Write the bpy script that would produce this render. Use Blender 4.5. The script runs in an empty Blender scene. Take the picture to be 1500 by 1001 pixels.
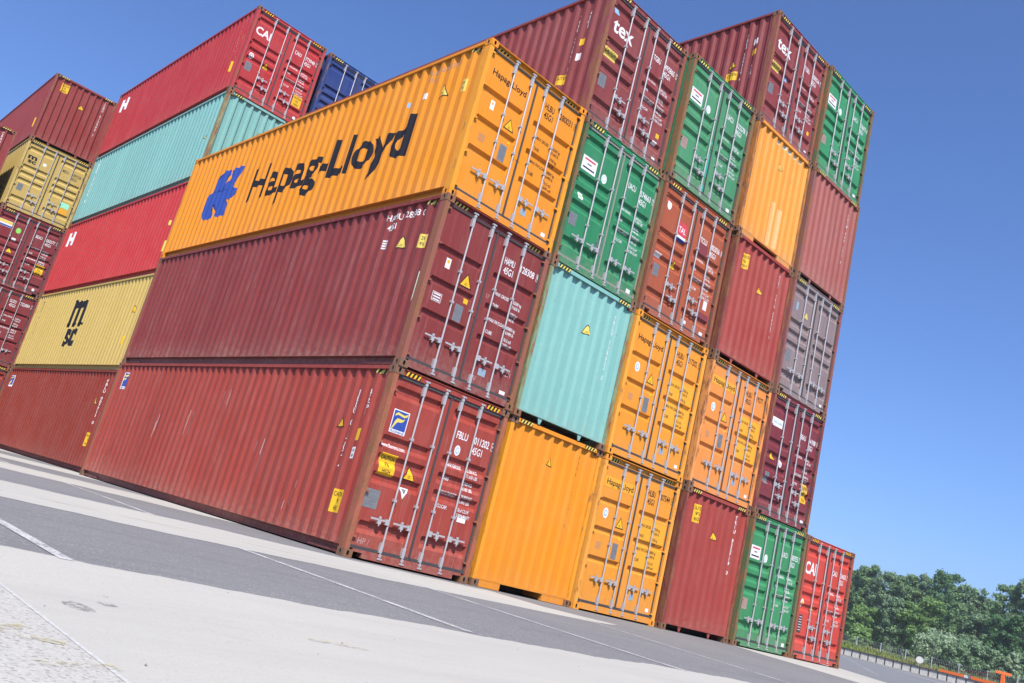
import bpy, bmesh, math, random
import numpy as np
from mathutils import Vector, Matrix
random.seed(7)
SC = bpy.context.scene
COL = SC.collection
# ------------------------------------------------------------------ camera, sky, sun, exposure

def rodrigues(r):
    r = np.array(r); t = np.linalg.norm(r); k = r / t
    K = np.array([[0, -k[2], k[1]], [k[2], 0, -k[0]], [-k[1], k[0], 0]])
    return np.eye(3) + math.sin(t) * K + (1 - math.cos(t)) * K @ K
CR = rodrigues((1.33866379, -0.308226546, 0.806952525))     # rows: right, down, forward
CC = np.array((-7.27640412, -11.0083178, 0.454232898))
FPX = 1288.478                                              # focal length for a 1500 px wide picture
cam = bpy.data.cameras.new('camera'); camo = bpy.data.objects.new('camera', cam); COL.objects.link(camo)
cam.sensor_width = 36.0; cam.lens = FPX / 1500 * 36; cam.clip_start = 0.05; cam.clip_end = 6000
M = Matrix.Identity(4)
for i in range(3):
    M[i][0] = CR[0][i]; M[i][1] = -CR[1][i]; M[i][2] = -CR[2][i]; M[i][3] = CC[i]
camo.matrix_world = M
SC.camera = camo
SUN = Vector((-0.66, -1.0, 1.5)).normalized()              # towards the sun
elev = math.asin(SUN.z); azim = math.atan2(SUN.x, SUN.y)
w = bpy.data.worlds.new('World'); SC.world = w; w.use_nodes = True
nt = w.node_tree; bg = nt.nodes['Background']
sky = nt.nodes.new('ShaderNodeTexSky'); sky.sky_type = 'NISHITA'; sky.sun_disc = False
sky.sun_elevation = elev; sky.sun_rotation = azim
sky.air_density = 1.0; sky.dust_density = 1.8; sky.ozone_density = 9.0; sky.altitude = 50
tint = nt.nodes.new('ShaderNodeMix'); tint.data_type = 'RGBA'; tint.blend_type = 'MULTIPLY'; tint.inputs[0].default_value = 1.0
tint.inputs[7].default_value = (0.92, 0.985, 1.17, 1)
nt.links.new(sky.outputs[0], tint.inputs[6]); nt.links.new(tint.outputs[2], bg.inputs[0]); bg.inputs[1].default_value = 0.113
sl = bpy.data.lights.new('sun', 'SUN'); sl.energy = 5.0; sl.angle = math.radians(0.53); sl.color = (1, 0.945, 0.86)
so = bpy.data.objects.new('sun', sl); COL.objects.link(so); so.rotation_euler = SUN.to_track_quat('Z', 'Y').to_euler()
SC.view_settings.view_transform = 'Standard'; SC.view_settings.look = 'None'
SC.view_settings.exposure = 0.60; SC.view_settings.gamma = 1; SC.view_settings.use_curve_mapping = False
SC.render.engine = 'CYCLES'
SC.cycles.use_denoising = True; SC.cycles.max_bounces = 6; SC.cycles.diffuse_bounces = 1

# ------------------------------------------------------------------ helpers
def srgb(r, g, b):
    f = lambda c: (c / 255 / 12.92) if c / 255 <= 0.04045 else ((c / 255 + 0.055) / 1.055) ** 2.4
    return (f(r), f(g), f(b))
def px(u, v, d):
    """a point seen at pixel (u, v) of the 1500 px photograph, d metres away (horizontal distance)"""
    r = CR.T @ np.array([(u - 750) / FPX, (v - 500.5) / FPX, 1.0])
    return CC + r * d / math.hypot(r[0], r[1])
class MB:
    """collects shapes; build() links them as one mesh object"""
    def __init__(s): s.v = []; s.f = []; s.m = []
    def add(s, vs, fs, m=0):
        o = len(s.v); s.v += [tuple(p) for p in vs]; s.f += [tuple(i + o for i in f) for f in fs]; s.m += [m] * len(fs)
    def box(s, a, b, m=0):
        (x0, y0, z0), (x1, y1, z1) = a, b
        s.add([(x0, y0, z0), (x1, y0, z0), (x1, y1, z0), (x0, y1, z0), (x0, y0, z1), (x1, y0, z1), (x1, y1, z1), (x0, y1, z1)],
              [(0, 3, 2, 1), (4, 5, 6, 7), (0, 1, 5, 4), (1, 2, 6, 5), (2, 3, 7, 6), (3, 0, 4, 7)], m)
    def cbox(s, c, d, m=0): s.box([c[i] - d[i] / 2 for i in range(3)], [c[i] + d[i] / 2 for i in range(3)], m)
    def cyl(s, p, q, r, n=8, m=0, r2=None, cap=True):
        p = Vector(p); q = Vector(q); ax = (q - p).normalized(); r2 = r if r2 is None else r2
        u = ax.orthogonal().normalized(); w_ = ax.cross(u)
        vs = [p + (u * math.cos(2 * math.pi * i / n) + w_ * math.sin(2 * math.pi * i / n)) * r for i in range(n)]
        vs += [q + (u * math.cos(2 * math.pi * i / n) + w_ * math.sin(2 * math.pi * i / n)) * r2 for i in range(n)]
        fs = [(i, (i + 1) % n, n + (i + 1) % n, n + i) for i in range(n)]
        if cap: fs += [tuple(range(n - 1, -1, -1)), tuple(range(n, 2 * n))]
        s.add(vs, fs, m)
    def mesh(s, name):
        me = bpy.data.meshes.new(name); me.from_pydata(s.v, [], s.f)
        if any(s.m): me.polygons.foreach_set('material_index', s.m)
        me.update(); return me
def obj(name, me, mats, parent=None, loc=None):
    o = bpy.data.objects.new(name, me); COL.objects.link(o)
    mats = mats if isinstance(mats, (list, tuple)) else [mats]
    if me is not None and len(me.materials) == 0:
        for m_ in mats: me.materials.append(m_)
    elif me is not None:
        for i, m_ in enumerate(mats):
            o.material_slots[i].link = 'OBJECT'; o.material_slots[i].material = m_
    if parent: o.parent = parent
    if loc is not None: o.location = loc
    return o
def thing(name, label, cat, loc=(0, 0, 0), group=None, rz=0):
    o = bpy.data.objects.new(name, None); COL.objects.link(o); o.location = loc; o.rotation_euler = (0, 0, rz)
    o.empty_display_size = 0.2
    o['label'] = label; o['category'] = cat
    if group: o['group'] = group
    return o
MESH = {}
def shared(key, fn):
    if key not in MESH: MESH[key] = fn()
    return MESH[key]

# ------------------------------------------------------------------ materials
class N:
    def __init__(s, name):
        s.mat = bpy.data.materials.new(name); s.mat.use_nodes = True; s.t = s.mat.node_tree
        s.b = s.t.nodes['Principled BSDF']
    def n(s, typ, **kw):
        nd = s.t.nodes.new('ShaderNode' + typ)
        for k, v in kw.items(): setattr(nd, k, v)
        return nd
    def l(s, a, b): s.t.links.new(a, b)
    def pos(s, scale=(1, 1, 1), loc=(0, 0, 0)):
        g = s.n('NewGeometry'); mp = s.n('Mapping'); mp.inputs['Scale'].default_value = scale; mp.inputs['Location'].default_value = loc
        s.l(g.outputs['Position'], mp.inputs['Vector']); return mp.outputs[0]
    def noise(s, vec, scale, detail=3, rough=0.55, dist=0):
        nd = s.n('TexNoise'); nd.inputs['Scale'].default_value = scale; nd.inputs['Detail'].default_value = detail
        nd.inputs['Roughness'].default_value = rough; nd.inputs['Distortion'].default_value = dist
        s.l(vec, nd.inputs['Vector']); return nd.outputs['Fac']
    def ramp(s, fac, a, b, lo=0.0, hi=1.0):
        nd = s.n('MapRange'); nd.inputs[1].default_value = a; nd.inputs[2].default_value = b
        nd.inputs[3].default_value = lo; nd.inputs[4].default_value = hi; s.l(fac, nd.inputs[0]); return nd.outputs[0]
    def mix(s, fac, a, b, mode='MIX'):
        nd = s.n('Mix', data_type='RGBA', blend_type=mode)
        for sock, val in ((nd.inputs[0], fac), (nd.inputs[6], a), (nd.inputs[7], b)):
            if isinstance(val, (int, float)): sock.default_value = val
            elif isinstance(val, tuple): sock.default_value = (*val[:3], 1)
            else: s.l(val, sock)
        return nd.outputs[2]
    def math(s, op, a, b):
        nd = s.n('Math', operation=op)
        for i, val in enumerate((a, b)):
            if isinstance(val, (int, float)): nd.inputs[i].default_value = val
            else: s.l(val, nd.inputs[i])
        return nd.outputs[0]
    def out(s, col=None, rough=None, metal=0.0, spec=0.4, bump=None, bs=0.1, bd=0.01):
        if col is not None:
            if isinstance(col, tuple): s.b.inputs['Base Color'].default_value = (*col, 1)
            else: s.l(col, s.b.inputs['Base Color'])
        if rough is not None:
            if isinstance(rough, (int, float)): s.b.inputs['Roughness'].default_value = rough
            else: s.l(rough, s.b.inputs['Roughness'])
        s.b.inputs['Metallic'].default_value = metal
        s.b.inputs['Specular IOR Level'].default_value = spec
        if bump is not None:
            bp = s.n('Bump'); bp.inputs['Strength'].default_value = bs; bp.inputs['Distance'].default_value = bd
            s.l(bump, bp.inputs['Height']); s.l(bp.outputs[0], s.b.inputs['Normal'])
        return s.mat
RUST = (0.16, 0.062, 0.028)
def paint(name, c, wear=0.5, fade=0.0):
    """weathered container paint: chalky mottling, rain streaks, scuffs, rust specks, shallow dents"""
    k = N(name); c = tuple(c)
    light = tuple(min(1, x * 0.86 + 0.055) for x in c)
    dark = tuple(x * 0.62 for x in c)
    mott = k.noise(k.pos(), 1.3, 4, 0.6)
    col = k.mix(k.ramp(mott, 0.38, 0.68, 0, 0.25 + 0.5 * fade), c, light)
    streak = k.noise(k.pos((9, 9, 0.28)), 1.0, 4, 0.65)
    col = k.mix(k.ramp(streak, 0.47, 0.72, 0, 0.7 * wear), col, dark)
    pale = k.noise(k.pos((6, 6, 0.35), (3, 7, 1)), 1.0, 4, 0.7)
    col = k.mix(k.ramp(pale, 0.54, 0.70, 0, 0.7 * wear), col, light)
    scr = k.noise(k.pos((55, 55, 7), (1, 2, 9)), 1.0, 2, 0.5)
    col = k.mix(k.ramp(scr, 0.70, 0.75, 0, 0.5 * wear), col, tuple(min(1, x * 0.6 + 0.2) for x in c))
    rs = k.noise(k.pos((7, 7, 4), (5, 1, 3)), 2.0, 6, 0.7)
    col = k.mix(k.ramp(rs, 0.645, 0.69, 0, min(1, 1.2 * wear)), col, RUST)
    tl = k.noise(k.pos((46, 46, 1.1), (8, 3, 2)), 1.0, 2, 0.5)
    col = k.mix(k.ramp(tl, 0.655, 0.72, 0, 0.6 * wear), col, tuple(min(1, x * 0.6 + 0.17) for x in c))
    tc = k.n('TexCoord'); sx = k.n('SeparateXYZ'); k.l(tc.outputs['Object'], sx.inputs[0])
    dz = k.ramp(sx.outputs[2], 0.15, 0.75, 1.0, 0.0); dn = k.noise(k.pos((11, 11, 11), (1, 1, 1)), 1.0, 5, 0.7)
    col = k.mix(k.math('MULTIPLY', k.math('MULTIPLY', dz, dz), k.ramp(dn, 0.35, 0.7, 0, 0.8 * wear)), col, (0.27, 0.2, 0.16))
    grime = k.noise(k.pos((22, 22, 22)), 1.0, 4, 0.6)
    col = k.mix(k.ramp(grime, 0.3, 0.8, 0, 0.12), col, dark)
    sc_ = k.n('VectorMath', operation='SCALE'); k.l(tc.outputs['Object'], sc_.inputs[0]); sc_.inputs['Scale'].default_value = 0.87
    fl = k.n('VectorMath', operation='FLOOR'); k.l(sc_.outputs[0], fl.inputs[0]); mu = k.n('VectorMath', operation='MULTIPLY'); k.l(fl.outputs[0], mu.inputs[0]); mu.inputs[1].default_value = (1, 1, 0)
    oi = k.n('ObjectInfo'); ad = k.n('VectorMath', operation='ADD'); k.l(mu.outputs[0], ad.inputs[0]); k.l(oi.outputs['Location'], ad.inputs[1])
    wn = k.n('TexWhiteNoise', noise_dimensions='3D'); k.l(ad.outputs[0], wn.inputs['Vector'])
    col = k.mix(k.ramp(wn.outputs['Value'], 0.0, 1.0, 0.0, 0.30 * wear + 0.03), col, dark)
    run = k.noise(k.pos((17, 17, 0.33), (4, 9, 5)), 1.0, 4, 0.6)
    col = k.mix(k.ramp(run, 0.62, 0.74, 0, 0.42 * wear), col, tuple(0.5 * (x * 0.6 + r_) for x, r_ in zip(c, RUST)))
    dent = k.noise(k.pos((1.3, 1.3, 1.3)), 1.0, 3, 0.55)
    return k.out(col, k.ramp(mott, 0.3, 0.7, 0.46, 0.6), spec=0.22, bump=dent, bs=0.5, bd=0.03)
def rusty(name, c, amt=0.5):
    """painted steel going to rust: corner posts and castings"""
    k = N(name)
    a = k.noise(k.pos((10, 10, 2.2)), 1.0, 6, 0.72)
    lo = 0.62 - 0.24 * amt
    rcol = k.mix(k.noise(k.pos((30, 30, 30)), 1.0, 4, 0.7), (0.10, 0.038, 0.018), (0.30, 0.135, 0.06))
    col = k.mix(k.ramp(a, lo - 0.04, lo + 0.08, 0, 0.95), c, rcol)
    s = k.noise(k.pos((60, 60, 6), (3, 3, 3)), 1.0, 3, 0.6)
    col = k.mix(k.ramp(s, 0.66, 0.74, 0, 0.5), col, tuple(min(1, x * 0.5 + 0.25) for x in c))
    return k.out(col, 0.65, spec=0.25, bump=a, bs=0.3, bd=0.004)
def flat(name, c, rough=0.55, var=0.12, spec=0.35, metal=0.0, scale=18):
    k = N(name); a = k.noise(k.pos((scale,) * 3), 1.0, 4, 0.6)
    return k.out(k.mix(k.ramp(a, 0.3, 0.75, 0, 1), tuple(x * (1 - var) for x in c), tuple(min(1, x * (1 + var)) for x in c)), rough, metal, spec)
def galv(name):
    k = N(name); a = k.noise(k.pos((40, 40, 12)), 1.0, 4, 0.6); r = k.noise(k.pos((16, 16, 5), (2, 5, 2)), 1.0, 5, 0.7)
    col = k.mix(a, (0.31, 0.30, 0.31), (0.50, 0.485, 0.49))
    col = k.mix(k.ramp(r, 0.66, 0.72, 0, 0.7), col, (0.25, 0.15, 0.09))
    return k.out(col, 0.45, 0.35, 0.5)
MAT = dict(
    galv=galv('galvanised_steel'), gasket=flat('black_rubber', (0.045, 0.043, 0.046), 0.7),
    white=flat('white_print', (0.60, 0.59, 0.60), 0.6, 0.06), black=flat('black_print', (0.013, 0.013, 0.018), 0.6, spec=0.15),
    yellow=flat('yellow_sticker', (0.62, 0.36, 0.012), 0.5, 0.06), pale_yellow=flat('pale_yellow_sticker', (0.58, 0.45, 0.09), 0.5, 0.06),
    red=flat('red_print', (0.48, 0.045, 0.06), 0.5), blue=flat('blue_print', (0.022, 0.055, 0.27), 0.5),
    lblue=flat('light_blue_print', (0.2, 0.36, 0.6), 0.5), green=flat('green_print', (0.2, 0.55, 0.1), 0.5), mint=flat('mint_sticker', (0.25, 0.62, 0.42), 0.5),
    plate=flat('aluminium_plate', (0.17, 0.175, 0.185), 0.4, 0.15, metal=0.2), tare=flat('orange_yellow_panel', (0.64, 0.29, 0.02), 0.5, 0.05),
    floor=flat('underfloor_steel', (0.05, 0.04, 0.038), 0.8), dirtplate=flat('brown_plate', (0.3, 0.2, 0.17), 0.5),
    plate_line=flat('plate_print', (0.11, 0.112, 0.12), 0.5),
    primer=flat('white_primer', (0.52, 0.48, 0.35), 0.6), pink=flat('faded_pink_patch', (0.66, 0.32, 0.12), 0.6, 0.08),
    chalk=flat('chalk', (0.40, 0.25, 0.23), 0.8), teal=flat('teal_strip', (0.02, 0.3, 0.22), 0.5),
    seal=flat('seal_plate', (0.22, 0.29, 0.36), 0.4), pale_scrape=flat('pale_green_scrape', (0.5, 0.62, 0.42), 0.6),
    maroon=flat('maroon_patch', (0.17, 0.035, 0.04), 0.5),
)
SLOTS = list(MAT.values()); SLOT = {k: i for i, k in enumerate(MAT)}
# ------------------------------------------------------------------ container dimensions and surface profiles
H, W, L, PITCH = 2.896, 2.438, 12.192, 2.56273913
YD = 0.055                                    # door skin, set back from the end frame
def side_profile():
    pts = []; y = 0.165; n = int((L - 0.33) / 0.278); p = (L - 0.33) / n
    for i in range(n):
        for t, d in ((0.0, 0.0), (0.26, 0.0), (0.5, 0.042), (0.76, 0.042)): pts.append((y + t * p, d))
        y += p
    pts.append((y, 0.0)); return pts
SIDE = side_profile(); SX = 0.020
def front_profile():
    pts = [(0.088, 0.0)]; n = 9; p = (W - 0.176) / n; x = 0.088
    for i in range(n):
        for t, d in ((0.10, 0.0), (0.27, 0.05), (0.73, 0.05), (0.90, 0.0)): pts.append((x + t * p, d))
        x += p
    pts.append((W - 0.088, 0.0)); return pts
FRONT = front_profile(); FY = 0.028
def groove(z1, a, b, c, d): return [(z1, 0.0), (z1 - a, d), (z1 - a - b, d), (z1 - a - b - c, 0.0)]
DOORZ0, DOORZ1 = 0.15, 2.772
def door_profile(style):
    pts = [(DOORZ1, 0.0)]
    if style == 'A':
        for z in (2.10, 1.555, 1.01): pts += groove(z, 0.025, 0.072, 0.03, 0.048)
    elif style == 'B':
        for z in (2.62, 1.86, 1.58, 1.30, 0.56): pts += groove(z, 0.03, 0.095, 0.065, 0.048)
    elif style == 'C':
        for z in (2.62, 1.80, 1.50, 1.20, 0.90, 0.45): pts += groove(z, 0.03, 0.085, 0.06, 0.048)
    pts.append((DOORZ0, 0.0)); return pts[::-1]
PROF = {k: door_profile(k) for k in 'ABC'}
GX = ((0.15, 1.065), (1.335, 2.285))
def interp(pts, t): return np.interp(t, [p[0] for p in pts], [p[1] for p in pts])

# ------------------------------------------------------------------ surfaces for print and stickers
class Surf:
    def __init__(s, kind, style=None): s.kind = kind; s.style = style
    def breaks(s):
        if s.kind == 'door': return 1, [p[0] for p in PROF[s.style]]
        if s.kind == 'front': return 0, [p[0] for p in FRONT]
        if s.kind == 'side': return 0, [-p[0] for p in SIDE]
        return 0, []
    def at(s, a, b, off):
        if s.kind == 'door': return (a, YD + interp(PROF[s.style], b) - off, b)
        if s.kind == 'front': return (a, FY + interp(FRONT, a) - off, b)
        if s.kind == 'side': return (SX + interp(SIDE, -a) - off, -a, b)
        if s.kind == 'header': return (a, s.style - off, b)
TXT = {}
def text2d(body, h, xs=1.0, bold=0.0):
    key = (body, bold)
    if key not in TXT:
        c = bpy.data.curves.new('lettering', 'FONT'); c.body = body; c.size = 1 / 0.682; c.resolution_u = 3; c.offset = bold
        o = bpy.data.objects.new('lettering', c); me = bpy.data.meshes.new_from_object(o)
        vs = [(v.co.x, v.co.y) for v in me.vertices]; fs = [tuple(p.vertices) for p in me.polygons]
        bpy.data.objects.remove(o); bpy.data.curves.remove(c); bpy.data.meshes.remove(me); TXT[key] = (vs, fs)
    vs, fs = TXT[key]
    return [(x * h * xs, y * h) for x, y in vs], fs
class Decal:
    def __init__(s): s.items = []
    def poly(s, pts, mat, layer=0): s.items.append((pts, [tuple(range(len(pts)))], mat, layer)); return s
    def rect(s, cx, cz, w_, h_, mat, layer=0):
        return s.poly([(cx - w_ / 2, cz - h_ / 2), (cx + w_ / 2, cz - h_ / 2), (cx + w_ / 2, cz + h_ / 2), (cx - w_ / 2, cz + h_ / 2)], mat, layer)
    def disc(s, cx, cz, rx, rz, mat, layer=0):
        return s.poly([(cx + rx * math.cos(t * math.pi / 8), cz + rz * math.sin(t * math.pi / 8)) for t in range(16)], mat, layer)
    def tri(s, cx, cz, w_, mat='yellow', border='black'):
        for k, m_, l_ in ((1.0, border, 0), (0.8, mat, 1)):
            a = w_ / 2 * k; hh = w_ * 0.5 * k
            s.poly([(cx - a, cz - hh * 0.72), (cx + a, cz - hh * 0.72), (cx, cz + hh * 1.1)], m_, l_)
        s.rect(cx, cz - 0.18 * w_, 0.2 * w_, 0.03 * w_, border, 2); s.rect(cx, cz - 0.08 * w_, 0.14 * w_, 0.03 * w_, border, 2)
        return s
    def text(s, body, a, b, h, mat='white', xs=0.72, bold=0.02, align='l', layer=0, width=None):
        vs, fs = text2d(body, h, xs, bold)
        if not vs: return s
        x0 = min(v[0] for v in vs); x1 = max(v[0] for v in vs)
        k = (width / (x1 - x0)) if width else 1.0
        dx = {'l': 0, 'c': (x1 - x0) * k / 2, 'r': (x1 - x0) * k}[align]
        s.items.append(([((v[0] - x0) * k + a - dx, v[1] + b) for v in vs], fs, mat, layer)); return s
    def stack(s, body, a, ztop, step, h, mat='white', xs=0.8):
        xs = 0.62 if a > 0 else xs
        for i, ch in enumerate(body):
            if ch != ' ': s.text(ch, a, ztop - i * step - h, h, mat, xs, 0.014, 'c')
        return s
    def build(s, name, parent, surf, off=0.0025, split=False):
        bm = bmesh.new()
        for pts, fs, mat, layer in s.items:
            vs = [bm.verts.new((p[0], p[1], layer * 0.0015)) for p in pts]
            for f in fs:
                try: fc = bm.faces.new([vs[i] for i in f])
                except ValueError: continue
                fc.material_index = SLOT[mat]
        bmesh.ops.triangulate(bm, faces=[f for f in bm.faces if len(f.verts) > 4], ngon_method='EAR_CLIP')
        ax, brk = surf.breaks()
        if brk and bm.verts:
            lo = min(v.co[ax] for v in bm.verts); hi = max(v.co[ax] for v in bm.verts)
            for t in brk:
                if lo < t < hi:
                    co = (t, 0, 0) if ax == 0 else (0, t, 0); no = (1, 0, 0) if ax == 0 else (0, 1, 0)
                    bmesh.ops.bisect_plane(bm, geom=bm.verts[:] + bm.edges[:] + bm.faces[:], dist=1e-5, plane_co=co, plane_no=no)
        if name == 'emblem': bmesh.ops.remove_doubles(bm, verts=bm.verts[:], dist=1e-3)
        for v in bm.verts: v.co = surf.at(v.co.x, v.co.y, off + v.co.z)
        me = bpy.data.meshes.new(name); 
        used = sorted({f.material_index for f in bm.faces}); re = {u: i for i, u in enumerate(used)}
        for f in bm.faces: f.material_index = re[f.material_index]
        if split:                                  # large letters: one object per letter
            seen = set(); bm.verts.index_update(); bm.verts.ensure_lookup_table()
            for v0 in bm.verts:
                if v0.index in seen: continue
                todo = [v0]; isl = []; seen.add(v0.index)
                while todo:
                    v = todo.pop(); isl.append(v)
                    for e in v.link_edges:
                        w_ = e.other_vert(v)
                        if w_.index not in seen: seen.add(w_.index); todo.append(w_)
                ix = {v.index: i for i, v in enumerate(isl)}; fs = {f for v in isl for f in v.link_faces}
                m2 = bpy.data.meshes.new(name); m2.from_pydata([tuple(v.co) for v in isl], [], [tuple(ix[v.index] for v in f.verts) for f in fs])
                for u in used: m2.materials.append(SLOTS[u])
                o = bpy.data.objects.new(name, m2); COL.objects.link(o); o.parent = parent
            bm.free(); return None
        bm.to_mesh(me); bm.free()
        for u in used: me.materials.append(SLOTS[u])
        o = bpy.data.objects.new(name, me); COL.objects.link(o); o.parent = parent
        if 'lettering' in name or name in ('chalk_marks', 'scuffs', 'primer_patches', 'paint_patch', 'hazard_stripes', 'notice', 'faded_notice'): o['kind'] = 'stuff'
        return o

# ------------------------------------------------------------------ container part meshes (shared between alike containers)
def m_sidewall():
    b = MB(); z0, z1 = 0.158, H - 0.062
    vs = []; 
    for y, d in SIDE: vs += [(SX + d, y, z0), (SX + d, y, z1)]
    b.add(vs, [(2 * i, 2 * i + 1, 2 * i + 3, 2 * i + 2) for i in range(len(SIDE) - 1)])
    return b.mesh('side_wall')
def m_frontwall(z0=0.135):
    b = MB(); z1 = H - 0.072; vs = []
    for x, d in FRONT: vs += [(x, FY + d, z0), (x, FY + d, z1)]
    b.add(vs, [(2 * i, 2 * i + 2, 2 * i + 3, 2 * i + 1) for i in range(len(FRONT) - 1)])
    return b.mesh('end_wall')
def pocket_box(b, lo, hi, pockets):
    """box with an oval hand hole sunk into the listed faces ((axis, side))"""
    d = [hi[i] - lo[i] for i in range(3)]
    for ax in range(3):
        for sd in (0, 1):
            u, v = [i for i in range(3) if i != ax]
            def P(cu, cv, w_):
                p = [0, 0, 0]; p[u] = cu; p[v] = cv; p[ax] = w_; return tuple(p)
            pl = hi[ax] if sd else lo[ax]
            cs = [P(lo[u], lo[v], pl), P(hi[u], lo[v], pl), P(hi[u], hi[v], pl), P(lo[u], hi[v], pl)]
            if (ax, sd) not in pockets: b.add(cs, [(0, 1, 2, 3)]); continue
            cu = (lo[u] + hi[u]) / 2; cv = (lo[v] + hi[v]) / 2; a_, c_ = 0.022, 0.038
            oc = [(-a_ * .55, -c_), (a_ * .55, -c_), (a_, -c_ * .5), (a_, c_ * .5), (a_ * .55, c_), (-a_ * .55, c_), (-a_, c_ * .5), (-a_, -c_ * .5)]
            o1 = [P(cu + p, cv + q, pl) for p, q in oc]
            dep = pl - 0.05 if sd else pl + 0.05
            o2 = [P(cu + p, cv + q, dep) for p, q in oc]
            b.add(cs + o1, [(0, 1, 5, 4), (1, 6, 5), (1, 2, 7, 6), (2, 8, 7), (2, 3, 9, 8), (3, 10, 9), (3, 0, 11, 10), (0, 4, 11)])
            b.add(o1 + o2, [(i, (i + 1) % 8, 8 + (i + 1) % 8, 8 + i) for i in range(8)] + [tuple(range(8, 16))], 1)
def m_casting(ix, iy):
    b = MB(); x0 = 0 if ix == 0 else W - 0.162; y0 = 0 if iy == 0 else L - 0.178
    pocket_box(b, (x0, y0, 0), (x0 + 0.162, y0 + 0.178, 0.118), {(0, ix), (1, iy)})
    return b.mesh('corner_casting')
def m_post(ix, iy):
    b = MB(); a, c = 0.006, 0.09; y0, y1 = 0.007, 0.166
    xs = (a, c) if ix == 0 else (W - c, W - a); ys = (y0, y1) if iy == 0 else (L - y1, L - y0)
    b.box((xs[0], ys[0], 0.118), (xs[1], ys[1], H - 0.118)); return b.mesh('corner_post')
def m_top_rail(ix):
    b = MB(); xs = (0.003, 0.063) if ix == 0 else (W - 0.063, W - 0.003)
    b.box((xs[0], 0.178, H - 0.066), (xs[1], L - 0.178, H - 0.01)); return b.mesh('top_rail')
def m_bottom_rail(ix):
    b = MB(); f = (lambda x: x) if ix == 0 else (lambda x: W - x)
    def bx(x0, x1, z0, z1, y0=0.178, y1=L - 0.178): xa, xb = sorted((f(x0), f(x1))); b.box((xa, y0, z0), (xb, y1, z1))
    bx(0.098, 0.112, 0.036, 0.15); bx(0.008, 0.112, 0.152, 0.160); bx(0.07, 0.112, 0.022, 0.036)
    for y0, y1 in ((0.178, 1.1), (L - 1.1, L - 0.178)): bx(0.055, 0.096, 0.037, 0.07, y0, y1)
    return b.mesh('bottom_rail')
def m_roof():
    b = MB(); b.box((0.05, 0.07, H - 0.03), (W - 0.05, L - 0.07, H - 0.012)); return b.mesh('roof')
def m_floor():
    b = MB(); b.box((0.11, 0.35, 0.135), (W - 0.11, L - 0.1, 0.16))
    for i in range(38):
        y = 0.5 + i * 0.3; b.box((0.112, y, 0.02), (W - 0.112, y + 0.045, 0.134))
    return b.mesh('floor')
def m_header(rec):
    b = MB()
    b.box((0.162, rec, H - 0.112), (W - 0.162, 0.16, H - 0.0245)); b.box((0.162, 0.006, H - 0.024), (W - 0.162, 0.17, H - 0.012))
    if rec > 0.03: b.box((0.09, 0.03, H - 0.128), (W - 0.09, 0.12, H - 0.118))
    return b.mesh('door_header')
def m_header_front():
    b = MB(); b.box((0.162, 0.008, H - 0.078), (W - 0.162, 0.085, H - 0.008)); return b.mesh('top_end_rail')
def m_sill(pock):
    b = MB()
    if pock:
        b.box((0.162, 0.012, 0.10), (W - 0.162, 0.14, 0.142)); b.box((0.33, 0.0125, 0.028), (W - 0.33, 0.139, 0.0995))
    else: b.box((0.162, 0.012, 0.03), (W - 0.162, 0.14, 0.142))
    return b.mesh('door_sill')
def m_sill_front(kind):
    b = MB(); b.box((0.09, 0.014, 0.118), (W - 0.09, 0.09, 0.155))
    if kind == 'tunnel':
        for x0, x1 in ((0.163, 0.66), (1.70, W - 0.163)): b.box((x0, 0.018, 0.004), (x1, 0.10, 0.1175))
        for x0 in (0.62, 1.70): b.box((x0, 0.101, 0.02), (x0 + 0.04, 3.2, 0.116))
    else:
        for x in (0.66, 1.72):
            b.add([(x - .06, .03, .1175), (x + .06, .03, .1175), (x + .018, .03, .005), (x - .018, .03, .005), (x - .06, .045, .1175), (x + .06, .045, .1175), (x + .018, .045, .005), (x - .018, .045, .005)],
                  [(0, 1, 2, 3), (4, 7, 6, 5), (0, 4, 5, 1), (1, 5, 6, 2), (2, 6, 7, 3), (3, 7, 4, 0)])
    return b.mesh('bottom_end_rail')
DX = ((0.097, 1.212), (1.226, 2.341))
def m_door(style, k):
    x0, x1 = DX[k]; g0, g1 = GX[k]; xs = [(x0, 0), (g0, 0), (g0 + 0.022, 1), (g1 - 0.022, 1), (g1, 0), (x1, 0)]
    b = MB(); pr = PROF[style]; n = len(pr); vs = [(x, YD + d * r, z) for x, r in xs for z, d in pr]
    b.add(vs, [(i * n + j, (i + 1) * n + j, (i + 1) * n + j + 1, i * n + j + 1) for i in range(5) for j in range(n - 1)])
    z0, z1 = DOORZ0, DOORZ1; y0, y1 = YD, YD + 0.06
    b.add([(x0, y0, z0), (x1, y0, z0), (x1, y0, z1), (x0, y0, z1), (x0, y1, z0), (x1, y1, z0), (x1, y1, z1), (x0, y1, z1)],
          [(0, 4, 5, 1), (1, 5, 6, 2), (2, 6, 7, 3), (3, 7, 4, 0), (4, 7, 6, 5)])
    if k == 1: b.box((x0 - 0.06, YD - 0.007, 1.22), (x0 + 0.035, YD - 0.001, 1.34))
    return b.mesh('door')
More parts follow.
